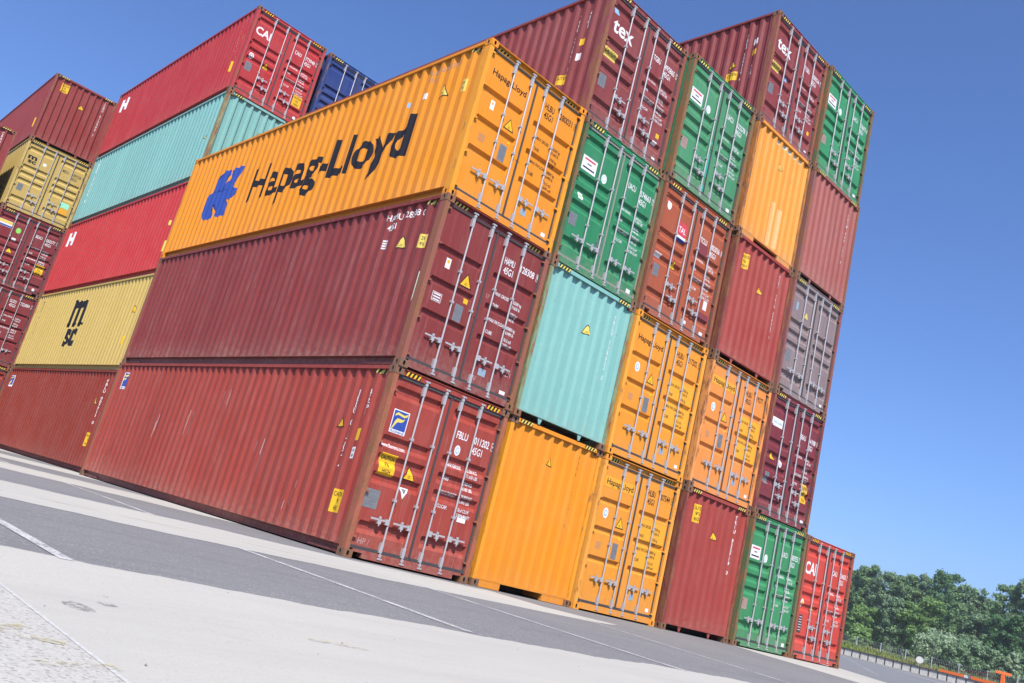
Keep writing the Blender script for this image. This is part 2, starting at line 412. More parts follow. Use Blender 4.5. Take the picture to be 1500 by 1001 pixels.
def m_gasket(k):
    x0, x1 = DX[k]; b = MB(); y = YD - 0.004
    b.box((x0, y - 0.016, DOORZ1 - 0.036), (x1, YD + 0.03, DOORZ1 + 0.012)); b.box((x0, y - 0.016, DOORZ0 - 0.006), (x1, YD + 0.03, DOORZ0 + 0.04))
    if k == 0: b.box((x1 - 0.02, y - 0.012, DOORZ0 + 0.041), (x1 + 0.0135, YD + 0.03, DOORZ1 - 0.037)); b.box((x0 - 0.008, y + 0.001, DOORZ0), (x0 + 0.004, YD + 0.03, DOORZ1))
    else: b.box((x1 - 0.034, y, DOORZ0 + 0.041), (x1 + 0.006, YD + 0.03, DOORZ1 - 0.037))
    return b.mesh('door_gasket')
RODX = (0.65, 1.07, 1.42, 1.84)
def m_rod(style, ):
    b = MB(); y = 0.021; zb = 0.07; zt = H - 0.075
    b.cyl((0, y, zb), (0, y, zt), 0.015, 10)
    for z in (0.235, H - 0.235): b.box((-0.04, 0.004, z - 0.075), (0.014, YD - 0.002, z + 0.075))
    for z in (1.28 if style == 'A' else 0.95, 1.8 if style == 'A' else 1.9): b.box((-0.026, 0.0, z - 0.02), (0.026, YD - 0.002, z + 0.02))
    for z, s_ in ((zt, 1), (zb, -1)):
        b.box((-0.04, 0.002, z - 0.012), (0.045, 0.04, z + 0.012)); b.box((-0.028, 0.004, z - 0.05 * s_ - 0.02), (0.02, 0.05, z - 0.05 * s_ + 0.02))
    return b.mesh('locking_rod')
def m_handle(dr):
    b = MB(); y = 0.014
    b.box((min(0, dr * 0.07), 0.0, -0.045), (max(0, dr * 0.07), YD - 0.002, 0.04))
    x0, x1 = sorted((dr * 0.05, dr * 0.34)); b.box((x0, y - 0.006, -0.004), (x1, y + 0.008, 0.022))
    x0, x1 = sorted((dr * 0.15, dr * 0.21)); b.box((x0, 0.0, -0.055), (x1, YD - 0.002, 0.0)); b.box((x0 + 0.015, -0.004 + 0.006, 0.022), (x1 - 0.012, 0.03, 0.06))
    b.cyl((dr * 0.18, 0.002, -0.03), (dr * 0.18, 0.002 - 0.0, -0.085), 0.01, 6)
    return b.mesh('door_handle')
def m_hinge(k):
    b = MB(); x = 0.086 if k == 0 else W - 0.086; s_ = 1 if k == 0 else -1
    b.cyl((x, 0.016, -0.055), (x, 0.016, 0.055), 0.013, 8)
    x0, x1 = sorted((x, x + s_ * 0.07)); b.box((x0, 0.012, -0.03), (x1, YD, -0.002))
    return b.mesh('hinge')
def stripes(cx, cz, w_, h_, d, n=4, mat='pale_yellow', lean=1):
    d.rect(cx, cz, w_, h_, 'black')
    p = w_ / n
    for i in range(n):
        x = cx - w_ / 2 + (i + 0.12) * p; k = 0.36 * p * lean
        d.poly([(x + p * .22 - k * .6, cz - h_ / 2), (x + p * .7 - k * .6, cz - h_ / 2), (x + p * .7 + k * .6, cz + h_ / 2), (x + p * .22 + k * .6, cz + h_ / 2)], mat, 1)
def block(d, left, right, x0, x1, z, mat, h=0.055, step=0.077):
    for i, (t, dz) in enumerate(left): d.text(t, x0, z - dz, h, mat)
    for t, dz in right: d.text(t, x1, z - dz, h * 0.95, mat)
WL = [('MAX.GROSS', 0.0), ('TARE', 0.22), ('MAX.CARGO', 0.44), ('CU.CAP.', 0.66)]
WR = [('32.500 KG', 0.0), ('71.650 LBS', 0.085), ('3.700 KG', 0.21), ('8.160 LBS', 0.295), ('28.800 KG', 0.42), ('63.490 LBS', 0.505), ('76.4 CU.M', 0.64), ('2.700 CU.FT', 0.725)]
WRL = [('32500 kg', 0.0), ('71650 lb', 0.085), ('3700 kg', 0.21), ('8160 lb', 0.295), ('28800 kg', 0.46), ('63490 lb', 0.545), ('76.3 m3', 0.67), ('2694 cuft', 0.755)]
WLL = [('MAX GROSS', 0.0), ('TARE', 0.2), ('MAX PAYLOAD', 0.46), ('CUBE', 0.67)]
def serial(d, s, z=2.17, mat='white', h=0.115):
    a, n, c, t = s
    d.text(a, 1.50, z, h, mat, width=0.235); d.text(n, 1.885, z, h, mat, width=0.33)
    if c:
        d.text(c, 2.29, z + 0.01, h * 0.85, mat, width=0.05)
        for x0, z0, w_, h_ in ((2.27, z - .01, .09, .008), (2.27, z + .115, .09, .008)): d.rect(x0 + w_ / 2, z0, w_, h_, mat)
        for x0 in (2.272, 2.358): d.rect(x0, z + .053, .007, .12, mat)
    d.text(t, 1.885 if z < 2.3 else 1.52, z - 0.165, h, mat, width=0.22)

def container(spec):
    """spec: name/label/x/y/z, end 'door' or 'front', colours, print"""
    g = spec.get
    t = thing('shipping_container', spec['label'], 'container', (spec['x'], spec['y'], spec['z']), spec['group'])
    mc = max(spec['col']); col = [c_ * 0.74 * (c_ / mc) ** 0.15 for c_ in spec['col']]; col[2] *= 0.85 if col[0] > 2.2 * col[1] else 1.0; col = tuple(round(c_, 4) for c_ in col); nm = g('tag', 'paint')
    key = (col, g('wear', 0.5), g('fade', 0))
    pm = shared(('paint',) + key, lambda: paint('container_paint', col, g('wear', 0.5), g('fade', 0)))
    postc = tuple(c_ * 0.74 for c_ in g('postcol', spec['col'])); pr = shared(('post', postc, g('rust', 0.5)), lambda: rusty('post_paint', postc, g('rust', 0.5)))
    cr = shared(('cast', col if g('castpaint') else 0), lambda: rusty('casting_steel', col if g('castpaint') else (0.14, 0.085, 0.06), 0.25 if g('castpaint') else 0.6))
    hole = MAT['floor']
    for ix in (0, 1):
        obj('side_wall', shared('side', m_sidewall), pm, t) if ix == 0 else None
        if ix == 1:
            o = obj('side_wall', shared('side', m_sidewall), pm, t); o.location = (W, L, 0); o.rotation_euler = (0, 0, math.pi)
        obj('top_rail', shared(('tr', ix), lambda: m_top_rail(ix)), g('railmat', pm), t)
        obj('bottom_rail', shared(('br', ix), lambda: m_bottom_rail(ix)), pm, t)
        for iy in (0, 1):
            obj('corner_post', shared(('post', ix, iy), lambda: m_post(ix, iy)), pr, t)
            for z in (0, H - 0.118): obj('corner_casting', shared(('cast', ix, iy), lambda: m_casting(ix, iy)), [cr, hole], t, (0, 0, z))
    obj('roof', shared('roof', m_roof), pm, t); obj('floor', shared('floor', m_floor), MAT['floor'], t)
    o = obj('end_wall', shared('fw', m_frontwall), pm, t); o.location = (W, L, 0); o.rotation_euler = (0, 0, math.pi)
    o = obj('top_end_rail', shared('hf', m_header_front), pm, t); o.location = (W, L, 0); o.rotation_euler = (0, 0, math.pi)
    if spec['end'] == 'front':
        obj('end_wall', shared('fw', m_frontwall), pm, t)
        obj('top_end_rail', shared('hf', m_header_front), pm, t)
        obj('bottom_end_rail', shared(('sf', g('sill', 'open')), lambda: m_sill_front(g('sill', 'open'))), pm, t)
        if g('stripes', True):
            for cx, le in ((0.36, 1), (W - 0.36, 1)):
                d = Decal(); stripes(cx, H - 0.043, 0.3, 0.062, d, 4); d.build('hazard_stripes', t, Surf('header', 0.008), 0.002)
        S = Surf('front')
    else:
        st = g('style', 'B'); rec = g('recess', 0.02)
        obj('door_header', shared(('hd', rec), lambda: m_header(rec)), pm, t)
        obj('door_sill', shared(('sill', g('pock', False)), lambda: m_sill(g('pock', False))), g('sillmat', pm), t)
        if g('stripes', True):
            for cx in (0.36, W - 0.36):
                d = Decal(); stripes(cx, H - 0.066, 0.3, 0.075, d, 4, g('stripemat', 'pale_yellow')); d.build('hazard_stripes', t, Surf('header', rec), 0.002)
        doors = []
        for k in (0, 1):
            dm = obj('door', shared(('door', st, k), lambda: m_door(st, k)), pm, t); doors.append(dm)
            obj('gasket', shared(('gasket', k), lambda: m_gasket(k)), g('gasketmat', MAT['gasket']), dm)
            for j in (0, 1):
                x = RODX[2 * k + j]
                obj('locking_rod', shared(('rod', st), lambda: m_rod(st)), MAT['galv'], dm, (x, 0, 0))
                if g('handles', 'A') == 'A': dr = -1 if k == 0 else 1; z = 0.615
                else: dr = 1 if j == 0 else -1; z = 0.80 if j == 0 else 0.56
                obj('door_handle', shared(('handle', dr), lambda: m_handle(dr)), MAT['galv'], dm, (x, 0, z))
            for z in (0.33, 1.0, 1.75, 2.55) if st == 'B' else (0.24, 0.85, 1.47, 2.1, 2.7): obj('hinge', shared(('hinge', k), lambda: m_hinge(k)), pr, dm, (0, 0, z))
        S = Surf('door', st)
        t2 = {0: doors[0], 1: doors[1]}
        lm = g('lettermat', 'white')
        if g('serial'):
            d = Decal(); serial(d, spec['serial'], g('sz', 2.17), lm)
            wl, wr, x0, x1, z = g('weights', (WL, WR, 1.47, 1.90, 1.70))
            if wl: block(d, wl, wr, x0, x1, z, g('weightmat', lm))
            d.build('lettering', doors[1], S)
        spec['doors'] = doors
    for name, where, fn in g('decals', []):
        d = Decal(); fn(d)
        sp = name in ('letter', 'yellow_tag')
        if where == 'side': d.build(name, t, Surf('side'), split=sp)
        elif where == 'end': d.build(name, t, S, split=sp)
        elif where in ('left', 'right'): d.build(name, spec['doors'][0 if where == 'left' else 1], S, split=sp)
    if g('sidestripes'):
        d = Decal(); stripes(-0.4, H - 0.105, 0.32, 0.07, d, 3); d.build('hazard_stripes', t, Surf('side'))
    return t
# ------------------------------------------------------------------ the containers
ORANGE = (0.82, 0.33, 0.028); MINT = (0.26, 0.5, 0.47); GREEN = (0.042, 0.245, 0.12); GREEN2 = (0.065, 0.28, 0.135)
TEXM = (0.27, 0.068, 0.076)
G1, G2, G3 = 'containers in the front block', 'containers in the second block', 'containers in the far left block'
def c_plate(x, z, w_=0.17, h_=0.26, m_='plate'):
    def f(d):
        d.rect(x, z, w_, h_, m_)
        for i in range(5): d.rect(x, z + h_ * (0.34 - 0.16 * i), w_ * 0.78, h_ * 0.014, 'plate_line', 1)
    return ('data_plate', 'left', f)
def c_tri(x, z, s=0.24, where='left', m_='yellow', border='black'): return ('warning_triangle', where, lambda d: d.tri(x, z, s, m_, border))
def c_rect(name, where, x, z, w_, h_, m_): return (name, where, lambda d: d.rect(x, z, w_, h_, m_))
def c_caution(where, x, z, w_=0.30, h_=0.33, three=True, m_='yellow'):
    def f(d):
        d.rect(x, z, w_, h_, m_)
        if three:
            d.text('CAUTION', x, z + h_ * 0.2, h_ * 0.19, 'black', align='c', layer=1, width=w_ * 0.85)
            d.text("9'6", x, z - h_ * 0.1, h_ * 0.19, 'black', align='c', layer=1); d.text('HIGH', x, z - h_ * 0.4, h_ * 0.19, 'black', align='c', layer=1, width=w_ * 0.5)
        else: d.text('CAUTION', x, z, h_ * 0.35, 'black', align='c', layer=1, width=w_ * 0.8)
    return ('caution_sticker', where, f)
def c_round(x, z, rx=0.05, rz=0.08, m_='white', ring='plate', where='left'):
    return ('round_emblem', where, lambda d: (d.disc(x, z, rx, rz, m_), d.disc(x, z, rx * .62, rz * .62, ring, 1), d.disc(x, z, rx * .4, rz * .4, m_, 2)))
def c_hapag(plate=False, w_=0.8):
    def f(d):
        if plate: d.rect(0.63, 2.40, 0.92, 0.20, 'tare')
        d.text('Hapag-Lloyd', 0.23, 2.355, 0.105, 'black', 1.0, 0.016, layer=1, width=w_)
    return ('lettering', 'left', f)
def hl_common(plate, round_=False, tare=False, label=True):
    L_ = [c_hapag(plate), c_tri(0.85, 1.70), c_plate(0.85, 1.18, 0.16, 0.3),
          ('faded_notice', 'left', lambda d: [d.rect(0.36, 1.26 - i * .035, 0.14, 0.012, 'dirtplate') for i in range(4)]),
          c_rect('yellow_tag', 'left', 0.93, 1.42, 0.05, 0.06, 'yellow'), c_rect('seal_plate', 'right', 1.62, 0.44, 0.13, 0.12, 'seal'), c_rect('white_label', 'right', 2.18, 0.27, 0.1, 0.07, 'white')]
    L_.append(c_round(0.38, 1.82, 0.075, 0.10, 'white', 'lblue') if round_ else ('white_label', 'left', lambda d: (d.rect(0.40, 1.84, 0.09, 0.17, 'white'), d.disc(0.40, 1.87, .022, .022, 'tare', 1))))
    if tare: L_.append(('tare_panel', 'right', lambda d: (d.rect(1.86, 1.72, 0.83, 0.46, 'tare', -0.8), d.rect(1.86, 1.22, 0.83, 0.44, 'tare', -0.8))))
    return L_
FL_LOGO = ('logo_sign', 'left', lambda d: florens(d, 0.365, 2.09, 0.30, 0.36))
def florens(d, cx, cz, w_, h_, txt=True):
    d.rect(cx, cz, w_, h_, 'white'); d.rect(cx, cz + h_ * 0.055, w_ * 0.9, h_ * 0.80, 'blue', 1)
    P = lambda pts: [(cx - w_ / 2 + a * w_, cz - h_ / 2 + b * h_) for a, b in pts]
    d.poly(P([(.12, .70), (.16, .82), (.28, .89), (.48, .86), (.70, .83), (.94, .93), (.88, .80), (.72, .73), (.50, .76), (.32, .79), (.20, .74)]), 'pale_yellow', 2)
    d.poly(P([(.08, .17), (.16, .36), (.22, .52), (.32, .64), (.48, .64), (.66, .63), (.80, .69), (.72, .56), (.56, .49), (.40, .49), (.30, .40), (.22, .28), (.16, .18)]), 'pale_yellow', 2)
    if txt: d.text('FLORENS', cx, cz - h_ * 0.465, h_ * 0.075, 'blue', 1.2, 0.02, 'c', 2, w_ * 0.85)
HL_EMBLEM = [
 [(9.46, 2.12), (9.67, 2.16), (9.97, 2.16), (10.01, 2.01), (10.15, 1.91), (10.24, 1.79), (10.28, 1.60), (9.70, 1.54), (9.72, 1.68), (9.69, 1.82), (9.62, 1.92), (9.45, 1.99)],
 [(9.44, 2.13), (9.35, 2.14), (8.98, 2.13), (8.78, 2.14), (8.84, 2.06), (8.88, 1.91), (8.94, 1.74), (9.07, 1.67), (9.14, 1.57), (9.66, 1.54), (9.68, 1.66), (9.56, 1.74), (9.43, 1.84), (9.41, 1.93), (9.43, 1.99)],
 [(10.28, 1.62), (10.44, 1.47), (10.54, 1.33), (9.93, 1.31), (9.19, 1.29), (8.9, 1.28), (8.86, 1.40), (8.77, 1.53), (8.95, 1.51), (9.14, 1.59), (9.66, 1.57), (9.70, 1.57)],
 [(10.54, 1.33), (10.53, 1.20), (10.38, 1.01), (10.27, .87), (9.98, .85), (9.74, .85), (9.74, .98), (9.81, 1.05), (9.93, 1.16), (10.0, 1.25), (9.93, 1.31)],
 [(9.93, 1.31), (9.82, 1.24), (9.73, 1.15), (9.66, 1.03), (9.52, .86), (8.95, .85), (9.10, 1.07), (9.19, 1.24), (9.19, 1.29)]]
def hl_side(d):
    d.text('Hapag-Lloyd', -8.02, 1.07, 0.79, 'black', 1.0, 0.04, width=6.29)
def hl_emblem(d):
    for i, pl in enumerate(HL_EMBLEM): d.poly([(-y, z) for y, z in pl], 'blue', 1 if i == 2 else 0)
def vserial(d, s, y, z, step, h, mat='white', xs=0.95): d.stack(s, -y, z, step, h, mat, xs)
CONT = []
def fblu_scuffs(d):
    rr = random.Random(4)
    for y, z, l_, n in ((2.05, 0.62, 0.22, 7), (6.9, 1.55, 0.5, 9), (5.6, 1.9, 0.45, 7), (8.6, 1.2, 0.6, 8), (3.6, 1.2, 0.3, 4), (10.8, 0.6, 0.3, 10)):
        for i in range(n):
            a = -y + rr.uniform(-.16, .16); b_ = z + rr.uniform(-.25, .25); h_ = l_ * rr.uniform(.3, 1.1); w_ = rr.uniform(.004, .012)
            d.poly([(a, b_), (a + w_, b_ + rr.uniform(-.02, .02)), (a + w_ * 1.4 + .01, b_ + h_), (a + .008, b_ + h_)], rr.choice(('chalk', 'chalk', 'floor') if y < 3 else ('chalk', 'chalk', 'maroon')))
def C(c, l, dx, y, **k): CONT.append(dict(x=c * PITCH + dx, y=y, z=l * H, group=G1, **k))
HLW = (WLL, WRL, 1.48, 1.90, 1.80)
# column 0
C(0, 0, -0.03, -0.02, end='door', style='B', col=(0.38, 0.075, 0.063), wear=0.8, rust=0.6, postcol=(0.40, 0.12, 0.075), pock=True, stripemat='yellow', sidestripes=True,
  label='brick red container on the ground at the near corner, blue and yellow door sign', serial=('FBLU', '011202', '4', '45G1'),
  decals=[FL_LOGO, ('lettering', 'left', lambda d: (d.text('www.florens.com', 0.15, 1.68, 0.06, 'white', 0.9, 0.012, width=0.46), d.text('HP /', 0.22, 0.22, 0.09, 'chalk', 0.9, -0.01))), c_caution('left', 0.37, 1.43), c_tri(0.81, 1.38, 0.25),
          ('inverted_triangle', 'left', lambda d: (d.poly([(0.70, 1.17), (0.88, 1.17), (0.79, 1.0)], 'white'), d.poly([(0.735, 1.155), (0.845, 1.155), (0.79, 1.08)], 'plate', 1))),
          c_plate(0.25, 0.89, 0.26, 0.28), c_round(1.59, 1.98, 0.06, 0.085, 'white', 'lblue', 'right'), c_rect('white_label', 'right', 2.03, 0.96, 0.18, 0.11, 'white'),
          ('lettering', 'side', lambda d: (vserial(d, 'FBLU 011202 4', 0.86, 2.49, 0.098, 0.09, 'white', 1.6), vserial(d, '45G1', 0.53, 2.5, 0.105, 0.09, 'white', 1.6))),
          ('warning_triangle', 'side', lambda d: d.tri(-1.12, 1.95, 0.26)), ('caution_sticker', 'side', lambda d: (d.rect(-0.56, 1.78, 0.15, 0.19, 'yellow'), d.text("9'6", -0.56, 1.80, .05, 'black', align='c', layer=1), d.text("2.9", -0.56, 1.71, .05, 'black', align='c', layer=1))),
          ('white_label', 'side', lambda d: (d.rect(-0.56, 1.49, 0.15, 0.18, 'white'), d.rect(-0.56, 1.53, .11, .04, 'plate', 1), d.rect(-.56, 1.45, .11, .04, 'plate', 1))), c_caution('side', -0.60, 0.74, 0.28, 0.35),
          ('blue_label', 'side', lambda d: d.rect(-1.12, 2.2, 0.05, 0.07, 'lblue')), ('scuffs', 'side', fblu_scuffs), ('logo_sign', 'side', lambda d: florens(d, -11.52, 2.44, 0.34, 0.42))])
C(0, 1, -0.01, -0.04, end='door', style='A', recess=0.075, col=(0.255, 0.054, 0.058), wear=0.75, rust=0.55, postcol=(0.30, 0.10, 0.075), sidestripes=True,
  label='dark maroon container directly below the orange one with huge side lettering', serial=('HAMU', '128308', '0', '45G1'), sz=2.32, weights=(WLL, WRL, 1.48, 1.90, 1.74),
  decals=[('white_label', 'left', lambda d: (d.rect(0.40, 1.84, 0.1, 0.17, 'white'), d.disc(0.40, 1.87, .03, .03, 'yellow', 1))), c_tri(0.84, 1.70, 0.27), c_plate(0.84, 1.16, 0.17, 0.28), c_rect('yellow_tag', 'left', 0.93, 1.40, 0.09, 0.09, 'yellow'),
          ('notice', 'left', lambda d: (d.rect(0.36, 1.25, 0.19, 0.15, 'white'), d.rect(0.36, 1.25, 0.172, 0.132, 'maroon', 1), [d.rect(0.36, 1.295 - i * .045, 0.14, 0.022, 'white', 2) for i in range(3)])),
          ('chalk_marks', 'right', lambda d: (d.text('2h', 2.12, 0.52, 0.12, 'chalk', 0.8, -0.012), d.text('W', 1.42, 0.24, 0.09, 'chalk', 0.9, -0.012), d.text('57', 1.3, 1.62, .07, 'chalk', .8, -.01))), c_rect('seal_plate', 'right', 1.63, 0.42, 0.16, 0.12, 'seal'), c_rect('white_label', 'right', 2.16, 0.24, 0.13, 0.06, 'white'),
          ('lettering', 'side', lambda d: (d.text('HAMU 128308 0', -1.62, 2.60, 0.11, 'white', 0.8, 0.012, width=1.05), d.text('45G1', -1.55, 2.42, 0.11, 'white', 0.8))), ('warning_triangle', 'side', lambda d: d.tri(-0.98, 2.13, 0.26, 'pale_yellow')),
          ('height_sticker', 'side', lambda d: (d.rect(-0.40, 2.11, 0.17, 0.24, 'pale_yellow'), d.text('29', -0.40, 2.13, .06, 'black', align='c', layer=1), d.text("9'6", -0.40, 2.03, .06, 'black', align='c', layer=1))), ('white_label', 'side', lambda d: [d.rect(-1.51, 2.23 - i * .045, 0.10, 0.028, 'white') for i in range(4)]),
          ('paint_scrape', 'side', lambda d: d.poly([(-.212, 1.55), (-.185, 1.56), (-.19, 1.1), (-.21, 1.05)], 'pale_scrape'))])  # thin pale green scrape mark in plain flat colour
C(0, 2, 0.01, 0.0, end='door', style='A', recess=0.075, col=ORANGE, wear=0.28, rust=0.05, castpaint=True, sidestripes=True,
  label='orange container with huge black Hapag-Lloyd letters along its side', serial=('HLBU', '280031', '0', '45G1'), sz=2.42, weights=HLW, lettermat='black',
  decals=hl_common(False) + [('letter', 'side', hl_side), ('emblem', 'side', hl_emblem), ('warning_triangle', 'side', lambda d: d.tri(-1.06, 2.14, 0.27, 'pale_yellow')),
          ('serial_lettering', 'side', lambda d: (d.text('HLBU 280031 0', -1.70, 2.61, 0.09, 'dirtplate', 0.8, 0.0, width=0.95), d.text('45G1', -1.62, 2.46, 0.09, 'dirtplate', 0.8, 0.0))), ('height_sticker', 'side', lambda d: (d.rect(-0.50, 2.11, 0.17, 0.24, 'pale_yellow'), d.text('29', -0.50, 2.13, .06, 'black', align='c', layer=1), d.text("9'6", -0.5, 2.03, .06, 'black', align='c', layer=1))),
          ('white_label', 'side', lambda d: d.rect(-1.6, 2.18, 0.1, 0.12, 'white')), ('blue_label', 'side', lambda d: d.rect(-2.1, 2.13, 0.05, 0.1, 'lblue'))])
# column 1
C(1, 0, 0.05, 0.12, end='front', sill='tunnel', col=(0.83, 0.33, 0.026), wear=0.3, rust=0.15, label='plain orange container end on the ground, vertical black number, under the mint green end',
  decals=[('warning_triangle', 'end', lambda d: d.tri(1.16, 2.35, 0.2)), ('lettering', 'end', lambda d: vserial(d, 'HLBU 147265 0', -1.88, 2.66, 0.105, 0.075, 'black'))])
C(1, 1, 0.02, 0.08, end='front', col=(0.255, 0.50, 0.468), wear=0.38, rust=0.5, postcol=(0.22, 0.30, 0.17), label='mint green container end with vertical white number in the front wall of the stack',
  decals=[('warning_triangle', 'end', lambda d: d.tri(1.30, 2.0, 0.22, 'pale_yellow')), ('lettering', 'end', lambda d: vserial(d, 'TRLU 718652 0', -2.0, 2.55, 0.10, 0.085))])
UA = lambda n, extra=[], pl='plate': [('white_sign', 'left', lambda d: (d.rect(0.37, 2.06, 0.40, 0.29, 'white'), d.rect(0.37, 2.15, 0.3, 0.035, 'red', 1), d.rect(.37, 2.07, .12, .03, 'plate', 1), d.rect(0.37, 1.98, 0.32, 0.03, 'black', 1))),
          c_round(0.82, 2.0, 0.075, 0.095, 'white', 'mint'), c_plate(0.28, 0.92, 0.20, 0.24, pl), c_rect('white_label', 'right', 2.15, 0.24, 0.12, 0.08, 'white')] + extra
C(1, 2, 0.03, 0.09, end='door', style='B', col=GREEN, wear=0.6, rust=0.45, postcol=(0.09, 0.13, 0.06), label='dark green container doors above the mint green end, grey scuffs between the handles', serial=('UACU', '574663', '5', '45G1'),
  gasketmat=flat('grey_rubber', (0.2, 0.2, 0.17), 0.7), decals=UA(0, [('green_tag', 'left', lambda d: (d.rect(0.35, 1.42, 0.13, 0.13, 'white'), d.rect(0.35, 1.42, 0.07, 0.07, 'green', 1))), ('scuffs', 'left', lambda d: [d.rect(1.0 + random.random() * .2, 0.55 + random.random() * .4, .012, .06 + random.random() * .12, 'plate') for i in range(26)])]))
TEX = lambda s=1.0: [('letter', 'left', lambda d: d.text('tex', 0.22, 2.03, 0.30, 'white', 1.0, 0.03, width=0.62)), c_caution('left', 0.34, 1.55, 0.38, 0.17, False, 'pale_yellow'), c_plate(0.28, 0.93, 0.2, 0.27), c_rect('yellow_tag', 'right', 2.12, 0.72, 0.1, 0.1, 'yellow'), c_rect('white_label', 'right', 2.14, 0.22, 0.1, 0.06, 'white')]
TEXSIDE = [('lettering', 'side', lambda d: (vserial(d, 'TGBU 495865 5', 0.86, 2.5, 0.1, 0.08), vserial(d, '45G1', 0.6, 2.52, 0.1, 0.08))), c_caution('side', -0.97, 1.03, 0.32, 0.22, False), ('yellow_tag', 'side', lambda d: d.rect(-0.63, 1.82, .13, .15, 'yellow')), ('white_label', 'side', lambda d: d.rect(-.64, 1.48, .12, .16, 'white'))]
C(1, 3, -0.03, 0.16, end='door', style='B', handles='B', col=TEXM, wear=0.8, rust=0.65, fade=0.15, label='maroon container with white tex lettering, rising directly behind the orange corner container', serial=('TGBU', '495865', '5', '45G1'),
  decals=TEX() + TEXSIDE + [('blue_label', 'left', lambda d: d.rect(0.24, 2.46, 0.14, 0.14, 'lblue')), ('white_label', 'right', lambda d: d.rect(2.08, 0.55, 0.14, 0.07, 'white'))])
# column 2
C(2, 0, -0.05, 0.05, end='door', style='A', recess=0.075, col=(0.84, 0.365, 0.06), wear=0.3, rust=0.12, label='orange container doors on the ground, right of the plain orange end', serial=('HLBU', '007544', '4', '45G1'), sz=2.42, weights=HLW, lettermat='black', castpaint=True, decals=hl_common(True, True, True))
C(2, 1, -0.08, 0.03, end='door', style='A', recess=0.075, col=(0.85, 0.365, 0.05), wear=0.3, rust=0.12, label='orange container doors on the second level, right of the mint green end', serial=('HLBU', '217202', '5', '45G1'), sz=2.42, weights=HLW, lettermat='black', castpaint=True, decals=hl_common(False, True, True))
C(2, 2, -0.09, 0.03, end='door', style='B', handles='B', col=(0.42, 0.118, 0.066), wear=0.5, rust=0.4, postcol=(0.26, 0.085, 0.05), pock=True, label='terracotta brown container doors with a red TAL sign', serial=('TCLU', '802036', '0', '45G1'), sz=2.1,
  decals=[('logo_sign', 'left', lambda d: (d.rect(0.85, 2.03, 0.32, 0.37, 'red'), d.rect(0.85, 1.885, 0.32, 0.08, 'white', 1), d.rect(0.85, 1.845, 0.32, 0.05, 'blue', 2), d.text('TAL', 0.85, 2.0, 0.12, 'white', 0.9, 0.02, 'c', 1, 0.24))), c_tri(0.82, 1.25, 0.22), c_plate(0.30, 0.95, 0.18, 0.26), ('white_label', 'left', lambda d: d.disc(0.30, 2.38, 0.07, 0.1, 'white')), c_rect('white_label', 'left', 0.28, 1.27, 0.22, 0.09, 'white'),
          c_rect('white_label', 'right', 2.08, 0.86, 0.13, 0.2, 'white'), c_rect('white_label', 'right', 2.12, 0.24, 0.12, 0.07, 'white'), c_rect('white_label', 'right', 1.50, 0.28, 0.13, 0.07, 'white'), ('paint_patch', 'right', lambda d: (d.rect(1.62, 1.96, 0.36, 0.28, 'maroon'), d.rect(2.02, 0.6, .5, .16, 'maroon')))])
C(2, 3, -0.09, 0.0, end='door', style='B', handles='B', col=(0.085, 0.29, 0.15), wear=0.75, rust=0.75, postcol=(0.1, 0.16, 0.07), fade=0.2, label='green container doors with a teal strip, below the right-hand tex container', serial=('UACU', '522278', '8', '45G1'),
  decals=UA(0, [('teal_strip', 'left', lambda d: d.rect(1.15, 0.85, 0.10, 1.25, 'teal'))], 'dirtplate'))
# column 3
C(3, 0, -0.02, 0.0, end='front', col=(0.37, 0.072, 0.068), wear=0.45, rust=0.5, postcol=(0.22, 0.05, 0.045), label='maroon container end on the ground with a yellow sticker, left of the green doors',
  decals=[c_caution('end', 0.56, 2.42, 0.26, 0.38), ('warning_triangle', 'end', lambda d: d.tri(1.27, 2.08, 0.2)), ('lettering', 'end', lambda d: vserial(d, 'TRIU 825719 0', -2.03, 2.68, 0.1, 0.08))])
C(3, 1, 0.01, 0.02, end='door', style='A', recess=0.06, col=(0.82, 0.33, 0.10), wear=0.3, rust=0.35, label='pale salmon orange container doors with a yellow lettering strip, between two maroon ends', serial=('HLBU', '119277', '0', '45G1'), sz=2.42, weights=HLW, lettermat='black', decals=hl_common(True, True, True))
C(3, 2, 0.02, 0.02, end='front', stripes=False, col=(0.36, 0.07, 0.066), wear=0.45, rust=0.45, postcol=(0.22, 0.06, 0.05), label='maroon container end with a yellow sticker on the third level, below the peeling orange end',
  decals=[c_caution('end', 0.50, 2.38, 0.24, 0.36), ('warning_triangle', 'end', lambda d: d.tri(1.25, 1.95, 0.2)), ('lettering', 'end', lambda d: vserial(d, '45G1  TRIU 608423 1', -2.0, 2.66, 0.085, 0.07))])
C(3, 3, -0.02, 0.03, end='front', sill='tunnel', col=(0.84, 0.37, 0.07), wear=0.7, rust=0.6, postcol=(0.5, 0.2, 0.05), stripes=False, label='orange container end with peeling paint and a pale patch, fourth level below a tex container',
  decals=[('warning_triangle', 'end', lambda d: d.tri(1.22, 2.2, 0.2, 'pale_yellow')), ('paint_patch', 'end', lambda d: (d.rect(1.22, 0.75, 0.16, 1.1, 'pink'), d.rect(1.5, 0.72, 0.2, 1.0, 'pink'))), ('primer_patches', 'end', lambda d: [d.rect(1.0 + i * .25 + random.uniform(-.03, .03), 2.74, .13, .1, 'primer') for i in range(5)]),
          ('lettering', 'end', lambda d: vserial(d, 'HLXU 6183 27', -1.9, 2.4, 0.11, 0.07, 'dirtplate'))])
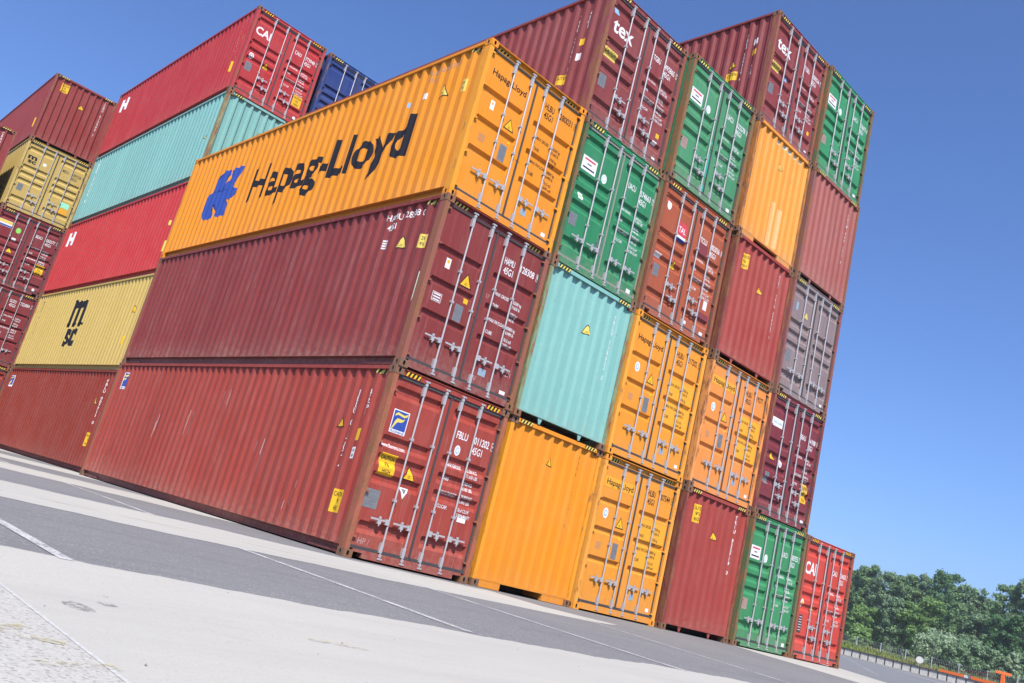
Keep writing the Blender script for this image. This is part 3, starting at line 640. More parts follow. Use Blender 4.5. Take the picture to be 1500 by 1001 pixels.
C(3, 4, 0.0, 0.07, end='door', style='B', handles='B', col=(0.285, 0.062, 0.072), wear=0.75, rust=0.65, label='maroon tex container on top of the stack left of the topmost green doors', serial=('TGBU', '208324', '9', '45G1'),
  decals=TEX() + [('lettering', 'side', lambda d: (vserial(d, 'TGBU 208324 9', 0.81, 2.43, 0.1, 0.08), vserial(d, '45G1', 0.54, 1.55, 0.1, 0.08))), c_caution('side', -1.08, 1.36, 0.32, 0.24, False), ('warning_triangle', 'side', lambda d: d.tri(-1.1, 1.68, .24)), ('yellow_tag', 'side', lambda d: d.rect(-0.54, 1.9, .12, .15, 'yellow')), ('white_label', 'side', lambda d: d.rect(-.55, 2.2, .13, .16, 'white')), ('blue_label', 'left', lambda d: d.rect(.86, 1.5, .1, .1, 'lblue'))])
# column 4
C(4, 0, -0.12, -0.1, end='door', style='B', col=(0.06, 0.275, 0.125), wear=0.6, rust=0.5, postcol=(0.1, 0.15, 0.07), pock=True, label='green container doors on the ground, left of the bright red container', serial=('UACU', '585923', '5', '45G1'), decals=UA(0, [], 'dirtplate'))
C(4, 1, -0.13, -0.07, end='door', style='C', handles='B', col=(0.215, 0.042, 0.062), wear=0.45, rust=0.4, postcol=(0.2, 0.05, 0.055), pock=True, label='wine red container doors directly above the green doors on the ground', serial=('BEAU', '541988', '8', '45G1'), sz=2.1, weights=(WL, WR, 1.47, 1.90, 1.66),
  decals=[('white_sign', 'left', lambda d: (d.rect(0.40, 2.18, 0.46, 0.2, 'white'), d.text('SeaCube', 0.40, 2.15, 0.08, 'lblue', 0.9, 0.01, 'c', 1))), c_tri(0.42, 1.38, 0.24), c_plate(0.33, 0.86, 0.18, 0.28), c_round(0.80, 1.3, 0.07, 0.09, 'white', 'lblue'), c_caution('right', 2.06, 0.88, 0.26, 0.46), c_rect('white_label', 'right', 2.15, 0.22, 0.14, 0.07, 'white')])
C(4, 2, -0.1, -0.05, end='door', style='B', col=(0.285, 0.22, 0.22), wear=0.75, rust=0.5, fade=0.8, postcol=(0.24, 0.09, 0.1), pock=True, label='faded grey maroon container doors without lettering, third level at the right edge of the block',
  decals=[c_tri(0.83, 2.1, 0.22, 'left', 'pale_yellow', 'plate'), ('mint_tag', 'left', lambda d: d.rect(0.37, 2.2, 0.1, 0.2, 'seal')), ('faded_patch', 'left', lambda d: d.rect(0.35, 0.95, 0.2, 0.3, 'plate')), c_rect('white_label', 'right', 2.15, 0.22, 0.1, 0.08, 'white')])
C(4, 3, -0.09, -0.05, end='front', col=(0.36, 0.118, 0.118), wear=0.75, rust=0.6, fade=0.15, postcol=(0.24, 0.1, 0.1), label='pinkish maroon container end under the topmost green doors', decals=[('lettering', 'end', lambda d: vserial(d, 'FCIU 944 172 0', -2.02, 2.5, 0.1, 0.07))])
C(4, 4, -0.07, 0.0, end='door', style='B', handles='B', col=(0.05, 0.29, 0.135), wear=0.55, rust=0.6, postcol=(0.1, 0.14, 0.07), label='green container doors at the top right corner of the block, against the sky', serial=('UACU', '576673', '1', '45G1'), decals=UA(0, [], 'dirtplate'))
# column 5
C(5, 0, -0.11, -0.05, end='door', style='B', handles='B', col=(0.60, 0.088, 0.072), wear=0.45, rust=0.45, postcol=(0.36, 0.08, 0.055), pock=True, stripemat='yellow', label='bright red container with CAI lettering, alone on the ground at the right end', serial=('CAIU', '834605', '5', '45G1'),
  decals=[('letter', 'left', lambda d: d.text('CAI', 0.14, 2.02, 0.27, 'white', 0.9, 0.04, width=0.52)), ('dark_plate', 'left', lambda d: (d.rect(0.28, 0.82, 0.18, 0.42, 'floor'), [d.rect(0.28, 0.98 - i * .06, 0.14, 0.012, 'white', 1) for i in range(6)])), c_tri(0.80, 1.25, 0.2), ('round_emblem', 'left', lambda d: (d.disc(0.25, 1.3, .08, .1, 'white'), d.disc(.26, 1.3, .04, .06, 'tare', 1)))])
# second block
B2X, B2Y = 0.60, 13.48
def D(l, **k): CONT.append(dict(x=B2X + k.pop('dx', 0), y=B2Y + k.pop('dy', 0), z=l * H, group=G2, **k))
D(0, end='front', col=(0.285, 0.055, 0.042), wear=0.35, rust=0.4, label='dark red container side on the ground in the second block, below the yellow one',
  decals=[('logo_sign', 'side', lambda d: florens(d, -11.6, 2.40, 0.4, 0.42, False)), ('warning_triangle', 'side', lambda d: d.tri(-1.64, 1.98, 0.25)), ('lettering', 'side', lambda d: vserial(d, 'FBLU 007711 0', 1.26, 2.62, 0.1, 0.08)), c_caution('side', -1.2, 0.9, 0.3, 0.38)])
D(1, end='front', col=(0.63, 0.47, 0.16), wear=0.3, rust=0.3, railmat=None, label='pale yellow container with large black msc letters on its long side',
  decals=[('letter', 'side', lambda d: (d.text('m', -7.25, 1.51, 0.92 * 0.682 / 0.5, 'black', 1.0, 0.042, width=1.42), d.rect(-7.15, 1.55, .42, .08, 'black'), d.rect(-6.54, 1.55, .36, .08, 'black'), d.rect(-5.9, 1.55, .42, .08, 'black'), d.rect(-7.27, 2.4, .25, .08, 'black'), d.text('s', -7.1, 0.82, 0.6 * 0.682 / 0.5, 'black', 1.0, 0.05, width=0.52), d.text('c', -6.5, 0.82, 0.6 * 0.682 / 0.5, 'black', 1.0, 0.05, width=0.5))), ('warning_triangle', 'side', lambda d: d.tri(-1.27, 1.83, 0.25)), ('yellow_tag', 'side', lambda d: d.rect(-1.35, 0.9, 0.2, 0.25, 'yellow')), ('lettering', 'side', lambda d: vserial(d, 'MEDU 815520 4', 11.4, 2.62, 0.12, 0.08, 'floor'))])
CAISIDE = ('emblem', 'side', lambda d: (d.poly([(-11.6, 2.5), (-11.2, 2.5), (-11.2, 1.95), (-11.6, 1.95)], 'white'), d.poly([(-11.1, 2.5), (-10.7, 2.5), (-10.7, 1.95), (-11.1, 1.95)], 'white'), d.poly([(-11.2, 2.15), (-11.1, 2.15), (-11.1, 2.3), (-11.2, 2.3)], 'white')))
D(2, end='front', col=(0.56, 0.062, 0.075), wear=0.15, rust=0.3, label='smooth crimson container side between the yellow and the mint green one',
  decals=[CAISIDE, ('lettering', 'side', lambda d: vserial(d, 'CAIU 810240 5', 0.62, 2.5, 0.11, 0.08)), ('yellow_tag', 'side', lambda d: (d.rect(-0.75, 0.85, 0.28, 0.34, 'pale_yellow'), d.rect(-.95, 1.62, .14, .15, 'pale_yellow')))])
D(3, end='front', col=(0.25, 0.49, 0.46), wear=0.5, rust=0.5, postcol=(0.30, 0.30, 0.15), label='long mint green container below the crimson one with CAI lettering in the second block',
  decals=[('warning_triangle', 'end', lambda d: d.tri(1.30, 2.05, 0.22, 'pale_yellow')), ('warning_triangle', 'side', lambda d: d.tri(-0.6, 1.5, 0.26, 'pale_yellow')), ('lettering', 'side', lambda d: vserial(d, 'TRLU 735190 8', 11.4, 2.7, 0.14, 0.12))])
D(4, end='door', style='B', handles='B', col=(0.46, 0.05, 0.062), wear=0.35, rust=0.35, stripemat='yellow', label='crimson container with CAI lettering at the top of the second block', serial=('CAIU', '773948', '3', '45G1'),
  decals=[('letter', 'left', lambda d: d.text('CAI', 0.16, 2.06, 0.24, 'white', 0.9, 0.04, width=0.5)), c_plate(0.30, 0.97, 0.2, 0.28), c_tri(0.80, 1.25, 0.24), c_round(0.29, 1.33, 0.08, 0.1, 'white', 'plate'), c_caution('right', 2.06, 0.78, 0.3, 0.36), ('white_label', 'right', lambda d: d.disc(2.14, 0.25, 0.05, 0.05, 'white')), CAISIDE,
          ('yellow_tag', 'side', lambda d: (d.rect(-0.66, 0.98, 0.18, 0.36, 'yellow'), d.rect(-.56, 1.95, .12, .16, 'tare'))), ('warning_triangle', 'side', lambda d: d.tri(-.6, 1.35, .2)), ('lettering', 'side', lambda d: vserial(d, 'CAIU 773948 3', 0.8, 2.75, 0.1, 0.07))])
D(4, dx=2.60, dy=0.02, end='door', style='B', handles='B', col=(0.034, 0.064, 0.21), wear=0.3, rust=0.3, label='navy blue container at the top of the second block, partly hidden behind the orange one')
for l in range(4): D(l, dx=2.60, dy=0.02, end='front', col=((0.3, 0.06, 0.05), (0.05, 0.08, 0.2), (0.3, 0.06, 0.05), (0.32, 0.07, 0.06))[l], label=('lowest', 'second', 'third', 'fourth')[l] + ' container of the hidden stack under the navy blue one', hidden=True)
# far left block
def E_(l, x, y, **k): CONT.append(dict(x=x, y=y, z=l * H, group=G3, **k))
AX, AY = -1.60, 26.7
E_(0, AX, AY, end='door', style='B', col=(0.3, 0.055, 0.05), label='maroon container doors on the ground at the far left, mostly out of the picture', hidden=True)
E_(1, AX, AY, end='door', style='A', col=(0.245, 0.045, 0.055), wear=0.4, rust=0.4, label='maroon container doors with three white text columns at the left edge, second level', serial=('GLDU', '722084', '2', '45G1'), sz=2.42, weights=(WLL, WRL, 1.48, 1.90, 1.85))
E_(2, AX, AY, end='door', style='C', handles='B', col=(0.235, 0.043, 0.058), wear=0.4, rust=0.4, pock=True, label='maroon container doors with a green dot and yellow sticker, under the pale yellow doors', serial=('BEAU', '583577', '2', '45G1'), sz=2.2, weights=(WL, WR, 1.47, 1.90, 1.76),
   decals=[('white_sign', 'left', lambda d: (d.rect(0.36, 2.3, 0.5, 0.24, 'white'), d.rect(0.36, 2.36, 0.5, 0.1, 'pale_yellow', 1), d.rect(0.36, 2.22, 0.5, 0.06, 'blue', 1))), ('green_dot', 'left', lambda d: d.disc(0.87, 2.2, 0.09, 0.11, 'green')), c_tri(0.82, 1.35, 0.26), c_caution('right', 2.03, 1.03, 0.32, 0.40), ('white_label', 'right', lambda d: (d.disc(2.1, 0.24, .05, .06, 'white'))), ('white_tag', 'left', lambda d: d.rect(.82, 1.82, .15, .11, 'white'))])
E_(3, AX, AY, end='door', style='B', handles='B', col=(0.56, 0.42, 0.145), wear=0.35, rust=0.3, label='pale yellow container doors with small black msc letters at the far left', serial=('MEDU', '189338', '0', '45G1'), lettermat='floor', weights=(None, None, 0, 0, 0),
   decals=[('letter', 'left', lambda d: (d.text('m', 0.2, 2.13, 0.19, 'black', 1.0, 0.06, width=.33), d.text('sc', 0.24, 1.97, 0.16, 'black', 1.0, 0.05, width=.3))), ('white_tag', 'left', lambda d: d.rect(.84, 2.12, .12, .12, 'white')), c_plate(.33, .93, .2, .28), c_rect('green_sticker', 'right', 2.03, .92, .33, .22, 'mint'), c_rect('orange_sticker', 'right', 2.03, .66, .3, .24, 'tare')])
E_(4, AX, AY, end='front', col=(0.29, 0.058, 0.06), wear=0.4, rust=0.4, label='maroon container end at the top of the far left block, above the pale yellow doors',
   decals=[c_caution('end', 0.47, 2.45, 0.3, 0.36), ('warning_triangle', 'end', lambda d: d.tri(1.25, 2.02, 0.24)), ('lettering', 'end', lambda d: vserial(d, 'TCNU 613904 7', -2.02, 2.75, 0.125, 0.1)), ('yellow_tag', 'side', lambda d: (d.rect(-.7, .85, .2, .4, 'yellow'), d.rect(-1.4, 2.0, .12, .12, 'yellow')))])
for l in range(3): E_(l, -4.47, 26.85, end='front', col=((0.26, 0.05, 0.05), (0.3, 0.06, 0.055), (0.05, 0.2, 0.1))[l], label=('lowest', 'second', 'third')[l] + ' container of the outermost far left stack', hidden=True)
E_(3, -4.47, 26.85, end='front', col=(0.275, 0.055, 0.06), wear=0.4, rust=0.4, label='maroon container end cut off by the left edge, left of the pale yellow doors', decals=[('lettering', 'end', lambda d: vserial(d, 'CBHU 932511 4', -2.03, 2.7, 0.125, 0.1))])
for s_ in CONT:
    if s_.get('railmat', 1) is None: s_.pop('railmat')
    container(s_)
# ------------------------------------------------------------------ ground
def m_asphalt():
    k = N('asphalt'); p = k.pos()
    big = k.noise(k.pos((0.25, 0.25, 0.25)), 1.0, 5, 0.6); med = k.noise(p, 3.0, 4, 0.6)
    vor = k.n('TexVoronoi'); vor.inputs['Scale'].default_value = 105; k.l(p, vor.inputs['Vector'])
    sep = k.n('SeparateColor'); k.l(vor.outputs['Color'], sep.inputs[0])
    col = k.mix(sep.outputs[0], (0.13, 0.13, 0.1357), (0.2015, 0.2015, 0.2061))
    fine = k.noise(p, 260, 2, 0.6); col = k.mix(k.ramp(fine, 0.35, 0.65, 0, 0.7), col, (0.1196, 0.1196, 0.128))
    col = k.mix(k.ramp(sep.outputs[1], 0.965, 0.975, 0, 0.6), col, (0.468, 0.4485, 0.4032))
    col = k.mix(k.ramp(sep.outputs[2], 0.96, 0.965, 0, 0.6), col, (0.05, 0.05, 0.054))
    col = k.mix(k.ramp(big, 0.35, 0.7, 0, 0.45), col, (0.1976, 0.1976, 0.1946)); col = k.mix(k.ramp(med, 0.55, 0.8, 0, 0.3), col, (0.1079, 0.1079, 0.1152))
    h_ = k.math('ADD', vor.outputs['Distance'], k.math('MULTIPLY', fine, 0.6))
    sk = k.noise(k.pos((0.22, 3.2, 1)), 1.0, 4, 0.6); col = k.mix(k.ramp(sk, 0.52, 0.74, 0, 0.4), col, (0.095, 0.095, 0.10))
    pt = k.noise(k.pos((0.6, 0.6, 1), (9, 2, 0)), 1.0, 3, 0.5); col = k.mix(k.ramp(pt, 0.6, 0.66, 0, 0.25), col, (0.17, 0.165, 0.155))
    return k.out(col, 0.85, spec=0.2, bump=h_, bs=0.15, bd=0.004)
def m_concrete():
    k = N('pale_concrete'); p = k.pos()
    big = k.noise(k.pos((0.35, 0.35, 0.35), (4, 2, 0)), 1.0, 6, 0.65); med = k.noise(p, 5.0, 5, 0.65)
    vor = k.n('TexVoronoi'); vor.inputs['Scale'].default_value = 160; k.l(p, vor.inputs['Vector'])
    sep = k.n('SeparateColor'); k.l(vor.outputs['Color'], sep.inputs[0])
    col = k.mix(sep.outputs[0], (0.362, 0.351, 0.318), (0.408, 0.396, 0.36))
    fine = k.noise(p, 190, 3, 0.65); col = k.mix(k.ramp(fine, 0.35, 0.65, 0, 0.4), col, (0.321, 0.3103, 0.2808))
    col = k.mix(k.ramp(sep.outputs[1], 0.955, 0.96, 0, 0.35), col, (0.19, 0.18, 0.165))
    col = k.mix(k.ramp(big, 0.40, 0.62, 0, 0.8), col, (0.3424, 0.3338, 0.3068)); col = k.mix(k.ramp(med, 0.6, 0.82, 0, 0.4), col, (0.2889, 0.2782, 0.2496))
    st = k.noise(p, 2.3, 3, 0.5, 0.6); col = k.mix(k.ramp(st, 0.745, 0.775, 0, 0.5), col, (0.16, 0.15, 0.14))
    h_ = k.math('ADD', k.math('MULTIPLY', vor.outputs['Distance'], 0.5), fine)
    sk = k.noise(k.pos((0.25, 2.6, 1), (2, 7, 0)), 1.0, 4, 0.65); col = k.mix(k.ramp(sk, 0.5, 0.75, 0, 0.35), col, (0.27, 0.26, 0.24))
    return k.out(col, 0.85, spec=0.2, bump=h_, bs=0.07, bd=0.003)
def m_coarse():
    k = N('coarse_concrete'); p = k.pos()
    vor = k.n('TexVoronoi'); vor.inputs['Scale'].default_value = 120; k.l(p, vor.inputs['Vector'])
    sep = k.n('SeparateColor'); k.l(vor.outputs['Color'], sep.inputs[0])
    col = k.mix(sep.outputs[0], (0.335, 0.326, 0.302), (0.42, 0.408, 0.38))
    col = k.mix(k.ramp(sep.outputs[1], 0.86, 0.88, 0, 0.6), col, (0.16, 0.155, 0.14)); fine = k.noise(p, 220, 3, 0.6)
    col = k.mix(k.ramp(fine, 0.4, 0.7, 0, 0.4), col, (0.26, 0.25, 0.23))
    return k.out(col, 0.85, spec=0.2, bump=k.math('ADD', vor.outputs['Distance'], fine), bs=0.06, bd=0.003)
def m_linepaint(name, c, wear):
    k = N(name); p = k.pos(); a = k.noise(p, 45, 4, 0.7); b_ = k.noise(p, 4, 3, 0.6)
    f = k.ramp(k.math('ADD', a, k.math('MULTIPLY', b_, 0.7)), 0.86 - wear * 0.4, 1.16 - wear * 0.4, 0, 1)
    tr = k.n('BsdfTransparent'); mx = k.n('MixShader'); k.out(c, 0.7, spec=0.3)
    k.l(f, mx.inputs[0]); k.l(k.b.outputs[0], mx.inputs[1]); k.l(tr.outputs[0], mx.inputs[2])
    k.l(mx.outputs[0], k.t.nodes['Material Output'].inputs[0]); return k.mat
ASPH, CONC, COARSE = m_asphalt(), m_concrete(), m_coarse()
WHITE_LINE = m_linepaint('white_line_paint', (0.44, 0.436, 0.43), 0.22); FAINT = m_linepaint('faint_line_paint', (0.40, 0.395, 0.38), 0.45)
YELLOW_LINE = m_linepaint('yellow_line_paint', (0.44, 0.385, 0.2), 0.7)
def structure(name, me, mats):
    o = obj(name, me, mats); o['kind'] = 'structure'; return o
def sheet(name, pts, z, mat):
    bm = bmesh.new(); bm.faces.new([bm.verts.new((x, y, z)) for x, y in pts]); bmesh.ops.triangulate(bm, faces=bm.faces[:])
    me = bpy.data.meshes.new(name); bm.to_mesh(me); bm.free()
    if me.polygons and me.polygons[0].normal.z < 0: me.flip_normals()
    return structure(name, me, mat)
b = MB(); b.add([(-800, -800, -0.004), (800, -800, -0.004), (800, 800, -0.004), (-800, 800, -0.004)], [(0, 1, 2, 3)]); structure('ground', b.mesh('ground'), ASPH)
rw = random.Random(3)
def wavy(x0, x1, y, n=60, amp=0.05, slope=0.0):
    n *= 4; amp *= 1.25
    ph = [rw.random() * 7 for _ in range(4)]; r_ = []
    for i in range(n + 1):
        x = x0 + (x1 - x0) * i / n
        r_.append((x, y + slope * (x - x0) + amp * (math.sin(x * 0.9 + ph[0]) + 0.5 * math.sin(x * 2.3 + ph[1]) + 0.3 * math.sin(x * 5.1 + ph[2]) + 0.2 * math.sin(x * 11 + ph[3]) + 0.16 * math.sin(x * 29 + ph[0]))))
    return r_
def band(name, top, bottom, z, mat): return sheet(name, bottom + top[::-1], z, mat)
# pale concrete: the foreground apron and the strips across the slots
band('concrete_apron', wavy(-60, 40, -6.72, 300, 0.06), [(-60, -80), (40, -80)], -0.002, CONC)
band('concrete_strip', wavy(-60, 2.6, -0.45, 200, 0.08), wavy(-60, -0.6, -3.2, 200, 0.06) + [(0.6, -2.95), (1.6, -2.85), (2.4, -2.7), (3.2, -2.42), (3.75, -2.1), (3.2, -1.95), (2.6, -1.6)], -0.002, CONC)
band('concrete_strip', wavy(-60, 0.5, 6.9, 200, 0.1), wavy(-60, 0.5, 3.55, 200, 0.1), -0.002, CONC)
band('concrete_strip', wavy(-60, 0.5, 14.6, 200, 0.1), wavy(-60, 0.5, 10.3, 200, 0.1), -0.002, CONC)
band('concrete_strip', wavy(-60, 0.5, 23.0, 200, 0.1), wavy(-60, 0.5, 19.5, 200, 0.1), -0.002, CONC)
sheet('concrete_strip', [(11.2, 1.5), (10.4, 0.3), (9.4, -1.35), (9.15, -2.3), (8.6, -3.7), (7.2, -6.62), (10.2, -6.62), (12.2, -4.2), (14.5, -1.6), (16.6, 0.6), (20.5, 4.6), (19.0, 6.0)], -0.002, CONC)
sheet('coarse_concrete', [(-60, -80), (-6.38, -80), (-6.38, -6.9), (-60, -6.9)], 0.0005, COARSE)
def line(name, pts, wd, z, mat):
    b = MB()
    for (x0, y0), (x1, y1) in zip(pts[:-1], pts[1:]):
        d = Vector((x1 - x0, y1 - y0)).normalized(); n_ = Vector((-d.y, d.x)) * wd / 2
        b.add([(x0 - n_.x, y0 - n_.y, z), (x0 + n_.x, y0 + n_.y, z), (x1 + n_.x, y1 + n_.y, z), (x1 - n_.x, y1 - n_.y, z)], [(0, 1, 2, 3)])
    return structure(name, b.mesh(name), mat)
line('white_line', [(-5.86, -6.74), (-5.83, -4.0), (-5.81, -3.22)], 0.07, 0.0, WHITE_LINE)
line('white_line', [(-3.36, -6.7), (-3.29, -5.0), (-3.25, -3.25)], 0.085, 0.0, WHITE_LINE)
line('white_line', [(-3.03, -0.45), (-2.92, 1.4), (-2.88, 3.5)], 0.085, 0.0, WHITE_LINE)
line('white_line', [(-2.87, 6.95), (-2.85, 10.25)], 0.085, 0.0, WHITE_LINE)
line('white_line', [(-0.97, -6.7), (-0.9, -4.6), (-0.84, -2.95)], 0.085, 0.0, WHITE_LINE)
line('white_line', [(1.75, -6.7), (2.07, -4.4), (2.4, -2.72)], 0.085, 0.0, WHITE_LINE)
line('joint_line', [(-6.38, -11), (-6.38, -6.9)], 0.014, 0.0015, flat('joint_filler', (0.40, 0.397, 0.385), 0.8, 0.2, scale=40))
line('yellow_line', [(2.63, -4.8), (2.85, -3.45)], 0.07, 0.0, YELLOW_LINE)
line('yellow_line', [(2.75, -2.6), (2.9, -1.6)], 0.07, 0.0, YELLOW_LINE)
for pts in ([(-6.62, -8.05), (-6.48, -8.02)], [(-6.66, -8.6), (-6.47, -8.45)], [(-6.60, -8.55), (-6.42, -8.62)], [(-6.55, -8.86), (-6.35, -8.82)], [(-5.3, -7.95), (-5.05, -8.0)]):
    line('yellow_line', pts, 0.05, 0.003, YELLOW_LINE)
line('yellow_line', [(-5.4, -2.4), (-3.6, -2.1), (-1.5, -2.2)], 0.06, 0.001, m_linepaint('worn_yellow_paint', (0.42, 0.375, 0.23), 0.62))
line('white_line', [(22, 2.0), (90, 36.5)], 0.12, -0.002, FAINT)
line('kerb_line', [(20, -4.9), (56, 12.2), (190, 87.5)], 0.35, -0.001, m_linepaint('dusty_edge', (0.42, 0.40, 0.36), 0.2))
# small stones and tar spots lying on the apron
b = MB(); rs = random.Random(11)
for i in range(170):
    x = rs.uniform(-7.2, 4); y = rs.uniform(-9.3, -2.6)
    if math.hypot(x + 7.28, y + 11) < 1.6: continue
    s_ = rs.uniform(0.0025, 0.007); a = rs.random() * 6
    b.add([(x + s_ * math.cos(a + t) * rs.uniform(.7, 1.2), y + s_ * math.sin(a + t) * rs.uniform(.7, 1.2), 0.0) for t in (0, 1.57, 3.14, 4.71)] + [(x, y, s_ * 0.8)], [(0, 1, 4), (1, 2, 4), (2, 3, 4), (3, 0, 4)])
o = obj('gravel', b.mesh('gravel'), flat('grey_stone', (0.22, 0.21, 0.2), 0.8, 0.4)); o['kind'] = 'stuff'; o['label'] = 'small loose stones scattered over the concrete and asphalt'; o['category'] = 'gravel'
tar = m_linepaint('tar_spot', (0.2, 0.195, 0.185), 0.5)
for i, (u, v, a_, c_) in enumerate(((115, 888, .045, .10), (155, 885, .04, .05), (413, 1004, .02, .03), (414, 1003, .03, .05), (154, 874, .012, .02))):
    r_ = CR.T @ np.array([(u - 750) / FPX, (v - 500.5) / FPX, 1.0]); t_ = -CC[2] / r_[2]; c0 = CC + r_ * t_
    if v > 1000: continue
    sheet('tar_stain', [(c0[0] + a_ * math.cos(q) * rs.uniform(.6, 1.1), c0[1] + c_ * math.sin(q) * rs.uniform(.6, 1.1)) for q in np.linspace(0, 6.28, 13)[:-1]], 0.0005, tar)

# ------------------------------------------------------------------ background beyond the yard
HOR = lambda u: 527.7 + (u + 421.3) * 0.25707
_a = px(1236, HOR(1236), 117)[:2]; _b = px(1440, HOR(1440), 111)[:2]
BP = px(1300, HOR(1300), 115)[:2]; BD = (_a - _b) / np.linalg.norm(_a - _b); BN = np.array((BD[1], -BD[0]))
if BN @ (BP - CC[:2]) < 0: BN = -BN
def bank_z(t, n):
    top = 1.25 + 0.012 * t + 0.08 * math.sin(t * 0.3) ; s_ = min(max((n - 0.6) / 5.0, 0), 1); s_ = s_ * s_ * (3 - 2 * s_)
    return s_ * top + max(0, n - 5) * 0.012
def bp(t, n, z=None):
    p = BP + BD * t + BN * n; return Vector((p[0], p[1], bank_z(t, n) if z is None else z))
k = N('meadow_grass'); a = k.noise(k.pos(), 1.4, 5, 0.7); c2 = k.noise(k.pos((0.3, 0.3, 0.3)), 1.0, 3)
GRASS = k.out(k.mix(k.ramp(c2, 0.4, 0.65), k.mix(a, (0.07, 0.11, 0.022), (0.17, 0.23, 0.05)), k.mix(a, (0.13, 0.13, 0.05), (0.26, 0.25, 0.10))), 0.9, spec=0.1, bump=a, bs=0.6, bd=0.1)
b = MB(); ts = list(range(-45, 60, 3)); ns = [0.55, 1.2, 2, 2.8, 3.6, 4.6, 6, 9, 15, 30, 60, 140]
b.add([bp(t, n) for t in ts for n in ns], [(i * len(ns) + j, i * len(ns) + j + 1, (i + 1) * len(ns) + j + 1, (i + 1) * len(ns) + j) for i in range(len(ts) - 1) for j in range(len(ns) - 1)])
structure('grass_bank', b.mesh('grass_bank'), GRASS)
# tufts of grass and weeds on the bank
b = MB(); rg = random.Random(5)
for i in range(9000):
    t = rg.uniform(-32, 22); n = rg.uniform(0.9, 6.5); p = bp(t, n); h_ = rg.uniform(0.12, 0.5); a = rg.random() * 6.3; w_ = h_ * 0.25
    b.add([(p.x - w_ * math.cos(a), p.y - w_ * math.sin(a), p.z - .03), (p.x + w_ * math.cos(a), p.y + w_ * math.sin(a), p.z - .03), (p.x + rg.uniform(-.1, .1), p.y + rg.uniform(-.1, .1), p.z + h_)], [(0, 1, 2)])
o = obj('grass', b.mesh('grass'), GRASS); o['kind'] = 'stuff'; o['label'] = 'long grass and weeds growing on the bank behind the low barrier'; o['category'] = 'grass'
# low concrete barrier carrying a dark rail
t_ = thing('concrete_barrier', 'low pale concrete barrier with a dark steel rail along the yard edge', 'barrier', bp(0, 0, 0)); org = bp(0, 0, 0)
PANEL = flat('barrier_concrete', (0.47, 0.455, 0.41), 0.85, 0.2, scale=3); DARKST = flat('dark_rusty_steel', (0.07, 0.055, 0.05), 0.7, 0.3)
ang = math.atan2(BD[1], BD[0]); t_.rotation_euler = (0, 0, ang)
b = MB(); b.box((-35, -0.12, 0.78), (30, 0.16, 0.92)); obj('rail', b.mesh('rail'), DARKST, t_)
b = MB(); b.box((-35, -0.22, 0.0), (30, 0.2, 0.1)); obj('footing', b.mesh('footing'), flat('footing_concrete', (0.33, 0.31, 0.28), 0.9, 0.2), t_)
pb = MB(); pb.box((0, -0.03, 0.1), (0.84, 0.08, 0.78)); pme = pb.mesh('panel'); qb = MB(); qb.box((-0.06, -0.1, 0.1), (0.06, 0.1, 0.78)); qme = qb.mesh('rib')
for i in range(66):
    obj('panel', pme, PANEL, t_, (-35 + 0.07 + i * 0.98, 0, 0)); obj('rib', qme, DARKST, t_, (-35 + i * 0.98, 0, 0))
# wire fence on the bank
t_ = thing('wire_fence', 'grey wire mesh fence with metal posts on the grass bank', 'fence', bp(0, 4.4)); o0 = bp(0, 4.4)
GREYST = flat('grey_metal', (0.42, 0.43, 0.45), 0.5, 0.15, metal=0.3)
fp = MB(); fp.cyl((0, 0, -0.1), (0, 0, 1.35), 0.055, 6); fp.box((-0.3, -0.05, 1.22), (0.06, 0.05, 1.29)); fme = fp.mesh('post')
for i, t in enumerate(range(-36, 30, 3)):
    obj('post', fme, GREYST, t_, bp(t, 4.4) - o0).rotation_euler = (0, 0, ang)
b = MB()
for t in range(-36, 27, 3):
    for hz in (0.1, 0.5, 0.9, 1.25): b.cyl(bp(t, 4.4) - o0 + Vector((0, 0, hz)), bp(t + 3, 4.4) - o0 + Vector((0, 0, hz)), 0.012, 3, cap=False)
obj('rail_wires', b.mesh('rail_wires'), GREYST, t_)
b = MB()
for i in range(330):
    t = -36 + i * 0.19; p = bp(t, 4.4) - o0; b.cyl(p + Vector((0, 0, .1)), p + Vector((0, 0, 1.25)), 0.005, 3, cap=False)
o = obj('wire_mesh', b.mesh('wire_mesh'), GREYST, t_); o['kind'] = 'stuff'
# round white disc on a thin post
p = px(1347, 967, 117); t_ = thing('round_sign', 'round white disc on a thin post in front of the wire fence', 'sign', Vector((p[0], p[1], 0.4)))
b = MB(); b.cyl((0, 0.05, 0.0), (0, 0.05, 1.4), 0.03, 8); obj('post', b.mesh('post'), GREYST, t_)
vd = Vector((CC[0] - p[0], CC[1] - p[1], 0)).normalized(); b = MB(); zc = p[2] - 0.4
b.cyl(Vector((0, 0, zc)), Vector((0, 0, zc)) + vd * 0.04, 0.38, 24); obj('disc', b.mesh('disc'), flat('white_enamel', (0.5, 0.5, 0.47), 0.5), t_)
b = MB(); sd = vd.cross(Vector((0, 0, 1))); b.cyl(Vector((0, 0, zc)) - sd * 0.35 + Vector((0, 0, -.2)), Vector((0, 0, zc)) - sd * 0.62 + Vector((0, 0, .42)), 0.03, 6); obj('bracket', b.mesh('bracket'), GREYST, t_)
